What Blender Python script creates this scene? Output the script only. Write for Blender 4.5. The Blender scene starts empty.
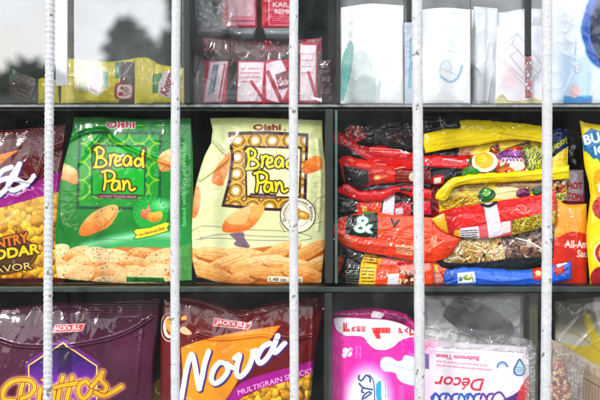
import bpy, math, random
import numpy as np
from mathutils import Vector
rnd = random.Random(7)
D = 1.10          # camera distance to the front plane (metres)
ROW0 = 150.0      # eye level, in millimetre rows of the front plane
SC = bpy.context.scene
COL = SC.collection

def wp(x, y, d=0.0):
    """row/column of the cabinet front (mm) at depth d -> world"""
    k = (D + d) / D * .001
    return Vector(((x - 300) * k, d, (ROW0 - y) * k))

def hexc(s):
    s = s.lstrip('#')
    return np.array([int(s[i:i+2], 16) / 255 for i in (0, 2, 4)])
def cc(c):
    if isinstance(c, str): return hexc(c)
    return np.array(c, float)
def lin(c):
    c = np.clip(c, 0, 1)
    return np.where(c <= .04045, c / 12.92, ((c + .055) / 1.055) ** 2.4)

# ---------- noise ----------
def _h(ix, iy, seed):
    n = (ix.astype(np.int64) * 374761393 + iy.astype(np.int64) * 668265263 + seed * 1442695041) & 0xffffffff
    n = ((n ^ (n >> 13)) * 1274126177) & 0xffffffff
    n = (n ^ (n >> 16)) & 0xffffff
    return n / float(0xffffff)
def vn(x, y, seed=0):
    ix = np.floor(x); iy = np.floor(y); fx = x - ix; fy = y - iy
    fx = fx * fx * (3 - 2 * fx); fy = fy * fy * (3 - 2 * fy)
    a = _h(ix, iy, seed); b = _h(ix + 1, iy, seed); c = _h(ix, iy + 1, seed); d = _h(ix + 1, iy + 1, seed)
    return (a * (1 - fx) + b * fx) * (1 - fy) + (c * (1 - fx) + d * fx) * fy
def fbm(x, y, seed=0, o=3):
    s = 0; a = 1; t = 0
    for i in range(o):
        s = s + a * vn(x * 2 ** i, y * 2 ** i, seed + i * 17); t += a; a *= .5
    return s / t
def ridged(x, y, seed=0):
    n = 0; 
    for i, a in enumerate((1, .5)):
        n = n + a * (1 - np.abs(2 * vn(x * 2 ** i + 3.1, y * 2 ** i, seed + 31 * i) - 1)) ** 3
    return n / 1.5
def voro(x, y, seed=0):
    ix = np.floor(x); iy = np.floor(y)
    f1 = np.full(x.shape, 9.); f2 = np.full(x.shape, 9.); idd = np.zeros(x.shape)
    for dx in (-1, 0, 1):
        for dy in (-1, 0, 1):
            cx = ix + dx; cy = iy + dy
            px = cx + .15 + .7 * _h(cx, cy, seed); py = cy + .15 + .7 * _h(cx, cy, seed + 5)
            dd = np.hypot(px - x, py - y); nid = _h(cx, cy, seed + 9)
            closer = dd < f1
            f2 = np.where(closer, f1, np.minimum(f2, dd))
            idd = np.where(closer, nid, idd); f1 = np.where(closer, dd, f1)
    return f1, f2, idd

# ---------- curves ----------
def sm(pts, n=6, closed=False):
    p = [np.array(q, float) for q in pts]
    if len(p) < 3: return np.array(p)
    out = []
    m = len(p)
    for i in range(m if closed else m - 1):
        p1 = p[i]; p2 = p[(i + 1) % m]
        p0 = p[i - 1] if (i > 0 or closed) else 2 * p1 - p2
        p3 = p[(i + 2) % m] if (i + 2 < m or closed) else 2 * p2 - p1
        for t in np.arange(n) / n:
            out.append(.5 * (2 * p1 + (p2 - p0) * t + (2 * p0 - 5 * p1 + 4 * p2 - p3) * t * t + (3 * p1 - p0 - 3 * p2 + p3) * t ** 3))
    if not closed: out.append(p[-1])
    return np.array(out)
def zc(ox, oy, s):
    return lambda *pts: [(ox + a / s, oy + b / s) for a, b in pts]
def arc(cx, cy, rx, ry, a0, a1, n=24):
    return [(cx + rx * math.cos(math.radians(a0 + (a1 - a0) * i / n)), cy - ry * math.sin(math.radians(a0 + (a1 - a0) * i / n))) for i in range(n + 1)]

def polyeval(pts, t, smooth=True):
    P = sm(pts, 8) if (smooth and len(pts) > 2) else np.array(pts, float)
    s = np.r_[0, np.cumsum(np.hypot(*np.diff(P, axis=0).T))]
    s /= s[-1]
    return np.interp(t, s, P[:, 0]), np.interp(t, s, P[:, 1])

# ---------- lettering outlines taken from the built-in font ----------
_tc = {}
def glyphs(s):
    if s in _tc: return _tc[s]
    c = bpy.data.curves.new('tmp', 'FONT'); c.body = s; c.resolution_u = 3
    o = bpy.data.objects.new('tmp', c); COL.objects.link(o)
    dg = bpy.context.evaluated_depsgraph_get()
    me = bpy.data.meshes.new_from_object(o.evaluated_get(dg))
    co = np.array([v.co[:2] for v in me.vertices]).reshape(-1, 2)
    cnt = {}
    for p in me.polygons:
        for e in p.edge_keys: cnt[e] = cnt.get(e, 0) + 1
    E = np.array([e for e, k in cnt.items() if k == 1])
    bpy.data.objects.remove(o); bpy.data.curves.remove(c); bpy.data.meshes.remove(me)
    _tc[s] = (co, E); return _tc[s]

CR = 1.5          # how creased the film is
class Pack:
    """a patch of film between four edge curves, painted and wrinkled per vertex"""
    def __init__(s, name, label, cat, d, top, bot, left=None, right=None, H=10, base='#888888', res=2.2,
                 group=None, pw=.5, back=8, smooth=True, rough=.3, mat=None, seed=1, parent=None, zig=0, jit=0):
        s.__dict__.update(name=name, label=label, cat=cat, d=d, H=H, group=group, back=back, rough=rough, mat=mat, seed=seed, parent=parent)
        left = left or [top[0], bot[0]]; right = right or [top[-1], bot[-1]]
        W = max(abs(top[-1][0] - top[0][0]), abs(bot[-1][0] - bot[0][0]), 2)
        Ht = max(abs(bot[0][1] - top[0][1]), abs(bot[-1][1] - top[-1][1]), 2)
        s.nu = nu = int(W * res) + 2; s.nv = nv = int(Ht * res) + 2
        u = np.linspace(0, 1, nu); v = np.linspace(0, 1, nv)
        tx, ty = polyeval(top, u, smooth); bx, by = polyeval(bot, u, smooth)
        lx, ly = polyeval(left, v, smooth); rx, ry = polyeval(right, v, smooth)
        if jit:
            ty = ty + jit * (fbm(tx / 5, tx * 0 + seed, 3) - .5) * 2 + jit * .5 * (vn(tx / 1.7, tx * 0, seed) - .5); by = by + jit * .6 * (fbm(bx / 6, bx * 0 + seed + 9, 4) - .5) * 2
        if zig: ty = ty + zig * ((np.arange(nu) // 2) % 2)
        U, V = np.meshgrid(u, v)
        def co(t, b, l, r):
            return ((1 - V) * t[None] + V * b[None] + (1 - U) * l[:, None] + U * r[:, None]
                    - ((1 - U) * (1 - V) * t[0] + U * (1 - V) * t[-1] + (1 - U) * V * b[0] + U * V * b[-1]))
        s.X = co(tx, bx, lx, rx).ravel(); s.Y = co(ty, by, ly, ry).ravel()
        s.U = U.ravel(); s.V = V.ravel()
        s.C = np.tile(cc(base), (s.X.size, 1)).astype(float)
        s.base = cc(base)
        s.clipm = None
        s.P = np.zeros(s.X.size, int); s.pnames = ['film']; s.plabels = [None]; s.cur = 0
        s.h = H * np.clip(np.sin(math.pi * s.U), 0, 1) ** pw * np.clip(np.sin(math.pi * s.V), 0, 1) ** pw
    # -- parts
    def part(s, name, label=None):
        s.pnames.append(name); s.plabels.append(label); s.cur = len(s.pnames) - 1
    def endpart(s): s.cur = 0
    # -- painting
    def _box(s, x0, y0, x1, y1):
        return np.nonzero((s.X > x0) & (s.X < x1) & (s.Y > y0) & (s.Y < y1))[0]
    def _blend(s, idx, a, col, op=1.):
        a = np.clip(a, 0, 1) * op
        if s.clipm is not None: a = a * s.clipm[idx]
        if s.cur: s.P[idx[a > .5]] = s.cur
        if callable(col): c = col(s.X[idx], s.Y[idx])
        else: c = cc(col)[None]
        s.C[idx] = s.C[idx] * (1 - a[:, None]) + c * a[:, None]
    @staticmethod
    def _sd(x, y, A, B):
        inside = np.zeros(x.shape, bool); md = np.full(x.shape, 1e9)
        for (ax, ay), (bx, by) in zip(A, B):
            dx = bx - ax; dy = by - ay; L = dx * dx + dy * dy
            if L < 1e-12: continue
            t = np.clip(((x - ax) * dx + (y - ay) * dy) / L, 0, 1)
            md = np.minimum(md, (x - ax - t * dx) ** 2 + (y - ay - t * dy) ** 2)
            if ay != by:
                inside ^= ((ay > y) != (by > y)) & (x < dx * (y - ay) / dy + ax)
        md = np.sqrt(md)
        return np.where(inside, -md, md)
    def poly(s, pts, col, soft=.5, op=1., smooth=False, grow=0):
        p = sm(pts, 6, True) if smooth else np.array(pts, float)
        m = soft + abs(grow) + .5
        i = s._box(p[:, 0].min() - m, p[:, 1].min() - m, p[:, 0].max() + m, p[:, 1].max() + m)
        if i.size == 0: return
        sd = s._sd(s.X[i], s.Y[i], p, np.roll(p, -1, 0)) - grow
        s._blend(i, .5 - sd / soft / 1.6, col, op)
    def clip(s, pts=None, smooth=False):
        s.clipm = None
        if pts is None: return
        p = sm(pts, 6, True) if smooth else np.array(pts, float)
        m = np.zeros(s.X.size); i = s._box(p[:, 0].min() - 1, p[:, 1].min() - 1, p[:, 0].max() + 1, p[:, 1].max() + 1)
        m[i] = np.clip(.5 - s._sd(s.X[i], s.Y[i], p, np.roll(p, -1, 0)) / .8, 0, 1); s.clipm = m
    def strands(s, pts, cols, n, L=9, w=.9, ang=0, spread=40, seed=1, shade='#6a4a14', smooth=False):
        """picture of noodles"""
        r = random.Random(seed); a = np.array(pts, float); x0, y0 = a.min(0); x1, y1 = a.max(0); s.clip(pts, smooth)
        for _ in range(n):
            x = r.uniform(x0, x1); y = r.uniform(y0, y1); t = math.radians(ang + r.uniform(-spread, spread)); k = r.uniform(-.16, .16); q = [(x, y)]
            for _j in range(4):
                x += math.cos(t) * L / 4; y -= math.sin(t) * L / 4; t += k * L / 4; q.append((x, y))
            ww = w * r.uniform(.7, 1.3)
            s.stroke([(u + .35, v + .45) for u, v in q], ww + .3, shade, soft=.5, op=.55); s.stroke(q, ww, r.choice(cols), soft=.45)
        s.clip()
    def pieces(s, pts, cols, n, size=3, seed=1, shade='#4a2408', asp=.6, smooth=False, grad=.25, corners=6):
        """picture of a heap of bits"""
        r = random.Random(seed); a = np.array(pts, float); x0, y0 = a.min(0); x1, y1 = a.max(0); s.clip(pts, smooth)
        for _ in range(n):
            x = r.uniform(x0, x1); y = r.uniform(y0, y1); t = r.uniform(0, 3.14); z = size * r.uniform(.55, 1.25); c = cc(r.choice(cols))
            q = []
            for j in range(corners):
                b = j / corners * 6.283; rr = z * r.uniform(.75, 1.15); u, v = rr * math.cos(b), rr * asp * math.sin(b)
                q.append((x + u * math.cos(t) - v * math.sin(t), y + u * math.sin(t) + v * math.cos(t)))
            s.poly([(u + .5, v + .7) for u, v in q], shade, smooth=True, op=.5, soft=.9)
            def f(X, Y, c=c, x=x, y=y, z=z):
                k = 1 + grad * np.clip((y - Y + (x - X) * .4) / z, -1, 1); return c[None] * (k * (.92 + .16 * vn(X * 1.3, Y * 1.3, 3)))[:, None]
            s.poly(q, f, smooth=True, soft=.5)
        s.clip()
    def rect(s, x0, y0, x1, y1, col, **k): s.poly([(x0, y0), (x1, y0), (x1, y1), (x0, y1)], col, **k)
    def stroke(s, pts, w, col, soft=.5, op=1., smooth=True):
        p = sm(pts, 5) if (smooth and len(pts) > 2) else np.array(pts, float)
        ws = np.interp(np.linspace(0, 1, len(p)), np.linspace(0, 1, len(w)), w) if hasattr(w, '__len__') else np.full(len(p), float(w))
        m = ws.max() / 2 + soft + .5
        i = s._box(p[:, 0].min() - m, p[:, 1].min() - m, p[:, 0].max() + m, p[:, 1].max() + m)
        if i.size == 0: return
        x = s.X[i]; y = s.Y[i]; md = np.full(x.shape, 1e9)
        for k in range(len(p) - 1):
            (ax, ay), (bx, by) = p[k], p[k + 1]; dx = bx - ax; dy = by - ay; L = dx * dx + dy * dy + 1e-12
            t = np.clip(((x - ax) * dx + (y - ay) * dy) / L, 0, 1)
            md = np.minimum(md, np.hypot(x - ax - t * dx, y - ay - t * dy) - (ws[k] * (1 - t) + ws[k + 1] * t) / 2)
        s._blend(i, .5 - md / soft / 1.6, col, op)
    def ell(s, cx, cy, rx, ry, col, rot=0, soft=.5, op=1.):
        m = max(rx, ry) + soft + 1; i = s._box(cx - m, cy - m, cx + m, cy + m)
        if i.size == 0: return
        a = math.radians(rot); x = s.X[i] - cx; y = s.Y[i] - cy
        xx = x * math.cos(a) - y * math.sin(a); yy = x * math.sin(a) + y * math.cos(a)
        r = np.hypot(xx / rx, yy / ry)
        s._blend(i, .5 - (r - 1) * min(rx, ry) / soft / 1.6, col, op)
    def ring(s, cx, cy, rx, ry, w, col, **k): s.stroke(arc(cx, cy, rx, ry, 0, 360, 28), w, col, smooth=False, **k)
    def text(s, t, x, y, w, h, col, rot=0, shear=0, grow=0, soft=.5, op=1., warp=None):
        """baseline starts at x,y; w wide, capitals h high"""
        co, E = glyphs(t); capH = .70
        g0 = co[:, 0].min(); gw = np.ptp(co[:, 0])
        px = (co[:, 0] - g0) / gw * w; py = co[:, 1] / capH * h
        px = px + shear * py
        if warp: X, Y = warp(px, py)
        else:
            a = math.radians(rot)
            X = x + px * math.cos(a) - py * math.sin(a); Y = y - (px * math.sin(a) + py * math.cos(a))
        m = soft + abs(grow) + .5
        i = s._box(X.min() - m, Y.min() - m, X.max() + m, Y.max() + m)
        if i.size == 0: return
        A = np.c_[X[E[:, 0]], Y[E[:, 0]]]; B = np.c_[X[E[:, 1]], Y[E[:, 1]]]
        sd = s._sd(s.X[i], s.Y[i], A, B) - grow
        s._blend(i, .5 - sd / soft / 1.6, col, op)
    def fine(s, x, y, w, h, rows, col, rot=0, op=.8, th=.5):
        """rows of print too small to read"""
        a = math.radians(rot); r = random.Random(int(x * 7 + y * 13))
        for k in range(rows):
            yy = h * (k + .5) / rows; xx = 0
            while xx < w:
                L = min(r.uniform(1.5, 5), w - xx)
                p = [(x + q * math.cos(a) + yy * math.sin(a), y - q * math.sin(a) + yy * math.cos(a)) for q in (xx, xx + L)]
                s.stroke(p, th * r.uniform(.8, 1.3), col, soft=.4, op=op); xx += L + r.uniform(.8, 1.6)
    def dots(s, n, x0, y0, x1, y1, r0, r1, col, inside=None, seed=3, soft=.4, op=1.):
        r = random.Random(seed); k = 0
        while k < n:
            x = r.uniform(x0, x1); y = r.uniform(y0, y1); k += 1
            if inside and not inside(x, y): continue
            s.ell(x, y, r.uniform(r0, r1), r.uniform(r0, r1) * .7, col, rot=r.uniform(0, 180), soft=soft, op=op)
    def food(s, pts, cols, cell=3., seed=2, edge=None, smooth=True, stretch=1., rot=0, soft=.6):
        cols = [cc(c) for c in cols]; a = math.radians(rot)
        def f(x, y):
            xx = x * math.cos(a) - y * math.sin(a); yy = x * math.sin(a) + y * math.cos(a)
            xx = xx + 2 * fbm(x / 4, y / 4, seed) ; yy = yy + 2 * fbm(x / 4, y / 4, seed + 3)
            f1, f2, idd = voro(xx / cell / stretch, yy / cell, seed)
            c = np.array(cols)[np.minimum((idd * len(cols)).astype(int), len(cols) - 1)]
            n = fbm(x / 1.8, y / 1.8, seed + 8)[:, None]
            c = c * (.8 + .4 * n)
            if edge is not None:
                e = np.clip(1 - (f2 - f1) / .18, 0, 1)[:, None]
                c = c * (1 - e) + cc(edge) * e
            return c
        s.poly(pts, f, smooth=smooth, soft=soft)
    # -- relief
    def ridge(s, pts, w, amp, smooth=True, sharp=False):
        p = sm(pts, 6) if (smooth and len(pts) > 2) else np.array(pts, float)
        m = w * 3 + 1
        i = s._box(p[:, 0].min() - m, p[:, 1].min() - m, p[:, 0].max() + m, p[:, 1].max() + m)
        if i.size == 0: return
        x = s.X[i]; y = s.Y[i]; md = np.full(x.shape, 1e9)
        for k in range(len(p) - 1):
            (ax, ay), (bx, by) = p[k], p[k + 1]; dx = bx - ax; dy = by - ay; L = dx * dx + dy * dy + 1e-12
            t = np.clip(((x - ax) * dx + (y - ay) * dy) / L, 0, 1)
            md = np.minimum(md, np.hypot(x - ax - t * dx, y - ay - t * dy))
        s.h[i] += amp * (np.exp(-md / w) if sharp else np.exp(-(md / w) ** 2))
    def crinkle(s, amp=.8, scale=18, ang=0, stretch=1., seed=None, mask=None):
        amp = amp * CR
        a = math.radians(ang); seed = s.seed if seed is None else seed
        x = (s.X * math.cos(a) - s.Y * math.sin(a)) / scale / stretch; y = (s.X * math.sin(a) + s.Y * math.cos(a)) / scale
        x = x + .5 * fbm(s.X / scale, s.Y / scale, seed + 50)
        e = np.clip(np.minimum(np.minimum(s.U, 1 - s.U), np.minimum(s.V, 1 - s.V)) * 30, .25, 1)
        n = ridged(x, y, seed) * amp * e
        s.h += n if mask is None else n * mask
    def crumple(s, amp=.5, scale=10, ang=0, stretch=1.6, seed=1, mask=None):
        """sharp angular creases of stiff foil"""
        a = math.radians(ang); wx = 4 * (fbm(s.X / 14, s.Y / 14, seed + 70) - .5); wy = 4 * (fbm(s.X / 14, s.Y / 14, seed + 75) - .5)
        X = s.X + wx; Y = s.Y + wy
        x = (X * math.cos(a) - Y * math.sin(a)) / scale / stretch; y = (X * math.sin(a) + Y * math.cos(a)) / scale
        f1, f2, i = voro(x, y, seed)
        k = np.clip(fbm(s.X / 22, s.Y / 22, seed + 5) * 2.4 - .7, 0, 1)     # crumpled only in places
        e = np.clip(np.minimum(np.minimum(s.U, 1 - s.U), np.minimum(s.V, 1 - s.V)) * 25, .2, 1)
        n = amp * (np.minimum(f2 - f1, .5) * -1.6 + (i - .5) * .0 - f1 * .9) * k * e
        s.h += n if mask is None else n * mask
    def sealcrimp(s, v0, v1, period=1.6, amp=.35, x0=None, x1=None):
        m = 1 / (1 + np.exp(-(s.V - v0) * 400)) * 1 / (1 + np.exp((s.V - v1) * 400))
        if x0 is not None: m = m / (1 + np.exp(-(s.X - x0) / 1.5)) 
        if x1 is not None: m = m / (1 + np.exp((s.X - x1) / 1.5))
        s.h += m * amp * np.sin(s.Y / period * 2 * math.pi)
    def gather(s, amp=1.2, reach=.12, freq=.09, top=True, bot=True, seed=5):
        w = 0
        if top: w = w + np.exp(-s.V / reach)
        if bot: w = w + np.exp(-(1 - s.V) / reach)
        s.h += amp * w * (vn(s.X * freq, s.V * 1.5, seed) * 2 - 1 + .5 * (vn(s.X * freq * 2.7, s.V * 2, seed + 2) * 2 - 1))
    # -- mesh
    def finish(s, copies=None):
        k = (D + s.d - s.H * .0006) / D * .001
        nu, nv = s.nu, s.nv
        W = np.c_[(s.X - 300) * k, s.d - s.h * .001, (ROW0 - s.Y) * k]
        base = Vector((float(W[:, 0].mean()), s.d, float(W[:, 2].min())))
        loc = W - np.array(base)
        G = W.reshape(nv, nu, 3)
        du = np.gradient(G, axis=1); dv = np.gradient(G, axis=0)
        N = -np.cross(du, dv); N = N.reshape(-1, 3); N /= np.linalg.norm(N, axis=1)[:, None] + 1e-12
        if N[:, 1].mean() > 0: N = -N
        i = np.arange(nv * nu).reshape(nv, nu)
        F = np.c_[i[:-1, :-1].ravel(), i[1:, :-1].ravel(), i[1:, 1:].ravel(), i[:-1, 1:].ravel()]
        pf = s.P[F[:, 0]]
        used = [p for p in range(len(s.pnames)) if (pf == p).any()]
        single = used == [0]
        lc = lin(s.C) ** 1.27
        def build(vs, fs, cols, nm, normals=None):
            me = bpy.data.meshes.new(nm)
            me.vertices.add(len(vs)); me.vertices.foreach_set('co', vs.astype(np.float32).ravel())
            me.loops.add(fs.size); me.loops.foreach_set('vertex_index', fs.astype(np.int32).ravel())
            me.polygons.add(len(fs)); me.polygons.foreach_set('loop_start', np.arange(0, fs.size, 4, dtype=np.int32))
            me.polygons.foreach_set('use_smooth', np.ones(len(fs), bool))
            me.update(calc_edges=True); me.validate()
            at = me.color_attributes.new('print', 'FLOAT_COLOR', 'POINT')
            at.data.foreach_set('color', np.c_[cols, np.ones(len(cols))].astype(np.float32).ravel())
            if normals is not None: me.normals_split_custom_set_from_vertices(normals.tolist())
            return me
        mat = s.mat or film_mat(s.rough)
        if single and not s.parent:
            root = None
        else:
            root = bpy.data.objects.new(s.name, None); root.empty_display_size = .02
            root.location = base; COL.objects.link(root)
        s.root = root
        for p in used:
            fs = F[pf == p]; vid, inv = np.unique(fs, return_inverse=True)
            vs = loc[vid]; nn = N[vid]; cols = lc[vid]; f2 = inv.reshape(-1, 4)
            if p == 0 and s.back:
                n = 14; u = np.linspace(0, 1, n); gi = np.clip((u * (nu - 1)).round().astype(int), 0, nu - 1); gj = np.clip((u * (nv - 1)).round().astype(int), 0, nv - 1)
                B = loc.reshape(nv, nu, 3)[np.ix_(gj, gi)].copy()
                UU, VV = np.meshgrid(u, u)
                bl = (np.sin(math.pi * UU) * np.sin(math.pi * VV)).clip(0) ** .35
                edge = B[:, :, 1].copy()
                B[:, :, 1] = edge * (bl == 0) + (bl > 0) * (s.back * .001 * bl)
                o = len(vs); ii = np.arange(n * n).reshape(n, n) + o
                bf = np.c_[ii[:-1, :-1].ravel(), ii[:-1, 1:].ravel(), ii[1:, 1:].ravel(), ii[1:, :-1].ravel()]
                vs = np.r_[vs, B.reshape(-1, 3)]; f2 = np.r_[f2, bf]
                nn = np.r_[nn, np.tile([0, 1., 0], (n * n, 1))]
                cols = np.r_[cols, np.tile(lin(s.base), (n * n, 1))]
            nm = s.name if single and not s.parent else s.pnames[p]
            me = build(vs, f2, cols, nm, None if single else nn)
            ob = bpy.data.objects.new(nm, me); me.materials.append(mat); COL.objects.link(ob)
            if root: ob.parent = root
            else: ob.location = base; s.root = ob
            if s.plabels[p]: ob['label'] = s.plabels[p]
        r = s.root
        r['label'] = s.label; r['category'] = s.cat
        if s.group: r['group'] = s.group
        return r

# ---------- materials ----------
_m = {}
def newmat(name):
    m = bpy.data.materials.new(name); m.use_nodes = True
    nt = m.node_tree; nt.nodes.clear()
    out = nt.nodes.new('ShaderNodeOutputMaterial')
    return m, nt, out
def film_mat(rough=.3):
    key = ('film', rough)
    if key in _m: return _m[key]
    m, nt, out = newmat('printed_film')
    b = nt.nodes.new('ShaderNodeBsdfPrincipled'); a = nt.nodes.new('ShaderNodeAttribute'); a.attribute_name = 'print'
    nt.links.new(a.outputs['Color'], b.inputs['Base Color'])
    tc = nt.nodes.new('ShaderNodeTexCoord')
    n = nt.nodes.new('ShaderNodeTexNoise'); n.inputs['Scale'].default_value = 90; n.inputs['Detail'].default_value = 5
    nt.links.new(tc.outputs['Object'], n.inputs['Vector'])
    bu = nt.nodes.new('ShaderNodeBump'); bu.inputs['Strength'].default_value = .35; bu.inputs['Distance'].default_value = .002
    nt.links.new(n.outputs['Fac'], bu.inputs['Height']); nt.links.new(bu.outputs['Normal'], b.inputs['Normal'])
    n2 = nt.nodes.new('ShaderNodeTexNoise'); n2.inputs['Scale'].default_value = 35
    nt.links.new(tc.outputs['Object'], n2.inputs['Vector'])
    mr = nt.nodes.new('ShaderNodeMapRange'); mr.inputs['To Min'].default_value = rough - .1; mr.inputs['To Max'].default_value = rough + .12
    nt.links.new(n2.outputs['Fac'], mr.inputs['Value']); nt.links.new(mr.outputs['Result'], b.inputs['Roughness'])
    b.inputs['Specular IOR Level'].default_value = .12
    b.inputs['Coat Weight'].default_value = .6; b.inputs['Coat IOR'].default_value = 1.7; b.inputs['Coat Roughness'].default_value = .07
    nt.links.new(b.outputs[0], out.inputs[0]); _m[key] = m; return m
def plain(name, col, rough=.5, metal=0, noise=0., scale=60, bump=0.):
    if name in _m: return _m[name]
    m, nt, out = newmat(name); b = nt.nodes.new('ShaderNodeBsdfPrincipled')
    tc = nt.nodes.new('ShaderNodeTexCoord'); n = nt.nodes.new('ShaderNodeTexNoise'); n.inputs['Scale'].default_value = scale; n.inputs['Detail'].default_value = 6
    nt.links.new(tc.outputs['Object'], n.inputs['Vector'])
    r = nt.nodes.new('ShaderNodeValToRGB'); c = lin(cc(col))
    r.color_ramp.elements[0].position = .3; r.color_ramp.elements[1].position = .7
    r.color_ramp.elements[0].color = (*np.clip(c * (1 - noise), 0, 1), 1); r.color_ramp.elements[1].color = (*np.clip(c * (1 + noise), 0, 1), 1)
    nt.links.new(n.outputs['Fac'], r.inputs[0]); nt.links.new(r.outputs[0], b.inputs['Base Color'])
    b.inputs['Roughness'].default_value = rough; b.inputs['Metallic'].default_value = metal
    if bump:
        bu = nt.nodes.new('ShaderNodeBump'); bu.inputs['Strength'].default_value = bump; bu.inputs['Distance'].default_value = .002
        nt.links.new(n.outputs['Fac'], bu.inputs['Height']); nt.links.new(bu.outputs[0], b.inputs['Normal'])
    nt.links.new(b.outputs[0], out.inputs[0]); _m[name] = m; return m
def glassy(name, fac, haze=0., tint=(1, 1, 1), rough=0., specks=0., bump=0., fresnel=True, hazecol=(.85, .88, .92)):
    """clear sheet: lets light straight through, reflects by angle, dust specks, and a pale haze for smears and painted-in glare"""
    if name in _m: return _m[name]
    m, nt, out = newmat(name); N = nt.nodes.new; L = nt.links.new
    tr = N('ShaderNodeBsdfTransparent'); tr.inputs[0].default_value = (*tint, 1)
    gl = N('ShaderNodeBsdfGlossy'); gl.inputs['Roughness'].default_value = rough
    mx = N('ShaderNodeMixShader'); L(tr.outputs[0], mx.inputs[1]); L(gl.outputs[0], mx.inputs[2])
    tc = N('ShaderNodeTexCoord')
    if fresnel:
        fr = N('ShaderNodeLayerWeight'); fr.inputs[0].default_value = .12
        ma = N('ShaderNodeMath'); ma.operation = 'MULTIPLY_ADD'; ma.inputs[1].default_value = 1 - fac; ma.inputs[2].default_value = fac
        L(fr.outputs['Fresnel'], ma.inputs[0])
        pw = N('ShaderNodeMath'); pw.operation = 'MINIMUM'; pw.inputs[1].default_value = .95
        L(ma.outputs[0], pw.inputs[0]); L(pw.outputs[0], mx.inputs[0])
    else: mx.inputs[0].default_value = fac
    if bump:
        nn = N('ShaderNodeTexNoise'); nn.inputs['Scale'].default_value = 6; L(tc.outputs['Object'], nn.inputs['Vector'])
        bu = N('ShaderNodeBump'); bu.inputs['Strength'].default_value = bump; bu.inputs['Distance'].default_value = .002
        L(nn.outputs['Fac'], bu.inputs['Height']); L(bu.outputs[0], gl.inputs['Normal'])
    last = mx
    if haze or specks:
        df = N('ShaderNodeBsdfDiffuse'); df.inputs[0].default_value = (*hazecol, 1)
        n = N('ShaderNodeTexNoise'); n.inputs['Scale'].default_value = 9; n.inputs['Detail'].default_value = 8; n.inputs['Roughness'].default_value = .7
        L(tc.outputs['Object'], n.inputs['Vector'])
        mr = N('ShaderNodeMapRange'); mr.inputs['From Min'].default_value = .44; mr.inputs['From Max'].default_value = .72
        mr.inputs['To Min'].default_value = haze * .25; mr.inputs['To Max'].default_value = haze * 1.7
        L(n.outputs['Fac'], mr.inputs['Value']); fo = mr.outputs[0]
        if specks:
            v = N('ShaderNodeTexVoronoi'); v.inputs['Scale'].default_value = specks; L(tc.outputs['Object'], v.inputs['Vector'])
            sp = N('ShaderNodeSeparateColor'); L(v.outputs['Color'], sp.inputs[0])
            # radius differs from cell to cell; most cells have no speck
            rr = N('ShaderNodeMapRange'); rr.inputs['From Min'].default_value = .72; rr.inputs['From Max'].default_value = 1.; rr.inputs['To Min'].default_value = 0; rr.inputs['To Max'].default_value = .06
            L(sp.outputs[0], rr.inputs['Value'])
            lt = N('ShaderNodeMath'); lt.operation = 'LESS_THAN'; L(v.outputs['Distance'], lt.inputs[0]); L(rr.outputs[0], lt.inputs[1])
            m7 = N('ShaderNodeMath'); m7.operation = 'MULTIPLY'; m7.inputs[1].default_value = .8; L(lt.outputs[0], m7.inputs[0])
            mm = N('ShaderNodeMath'); mm.operation = 'MAXIMUM'; L(fo, mm.inputs[0]); L(m7.outputs[0], mm.inputs[1]); fo = mm.outputs[0]
        m2 = N('ShaderNodeMixShader'); L(fo, m2.inputs[0]); L(mx.outputs[0], m2.inputs[1]); L(df.outputs[0], m2.inputs[2]); last = m2
    L(last.outputs[0], out.inputs[0]); _m[name] = m; return m

# ---------- plain meshes ----------
def mesh_obj(name, vs, fs, mat, parent=None, smooth=False, bevel=0):
    me = bpy.data.meshes.new(name); me.from_pydata([tuple(v) for v in vs], [], fs); me.update()
    if smooth: me.polygons.foreach_set('use_smooth', [True] * len(me.polygons))
    me.materials.append(mat); o = bpy.data.objects.new(name, me); COL.objects.link(o)
    if parent: o.parent = parent
    if bevel:
        b = o.modifiers.new('bevel', 'BEVEL'); b.width = bevel; b.segments = 2
    return o
def box(name, a, b, mat, parent=None, bevel=0):
    x0, x1 = sorted((a[0], b[0])); y0, y1 = sorted((a[1], b[1])); z0, z1 = sorted((a[2], b[2]))
    vs = [(x, y, z) for z in (z0, z1) for y in (y0, y1) for x in (x0, x1)]
    fs = [(0, 2, 3, 1), (4, 5, 7, 6), (0, 1, 5, 4), (2, 6, 7, 3), (0, 4, 6, 2), (1, 3, 7, 5)]
    return mesh_obj(name, vs, fs, mat, parent, bevel=bevel)
def tag(o, label=None, cat=None, group=None, kind=None):
    for k, v in (('label', label), ('category', cat), ('group', group), ('kind', kind)):
        if v: o[k] = v
    return o
def empty(name, loc=(0, 0, 0)):
    o = bpy.data.objects.new(name, None); o.empty_display_size = .02; o.location = loc; COL.objects.link(o); return o
# =================== camera, light, air ===================
cam_d = bpy.data.cameras.new('camera'); cam = bpy.data.objects.new('camera', cam_d); COL.objects.link(cam)
cam.location = (0, -D, 0); cam.rotation_euler = (math.radians(90), 0, 0)
cam_d.sensor_width = 36; cam_d.lens = 36 * D / .6; cam_d.shift_y = -50 / 600
cam_d.clip_start = .05; cam_d.clip_end = 500
cam_d.dof.use_dof = True; cam_d.dof.focus_distance = D + .005; cam_d.dof.aperture_fstop = 6.3
SC.camera = cam
SC.view_settings.view_transform = 'Standard'; SC.view_settings.look = 'None'; SC.view_settings.gamma = 1
SC.view_settings.exposure = .42
SC.render.engine = 'CYCLES'
SC.cycles.max_bounces = 10; SC.cycles.transparent_max_bounces = 16
SUN_EL, SUN_AZ = 27, 206        # azimuth: 180 = straight behind the photographer
w = bpy.data.worlds.new('World'); SC.world = w; w.use_nodes = True
nt = w.node_tree; nt.nodes.clear(); N = nt.nodes.new; L = nt.links.new
wo = N('ShaderNodeOutputWorld'); bg = N('ShaderNodeBackground'); bg.inputs[1].default_value = .12
sky = N('ShaderNodeTexSky'); sky.sky_type = 'NISHITA'; sky.sun_disc = False
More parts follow.
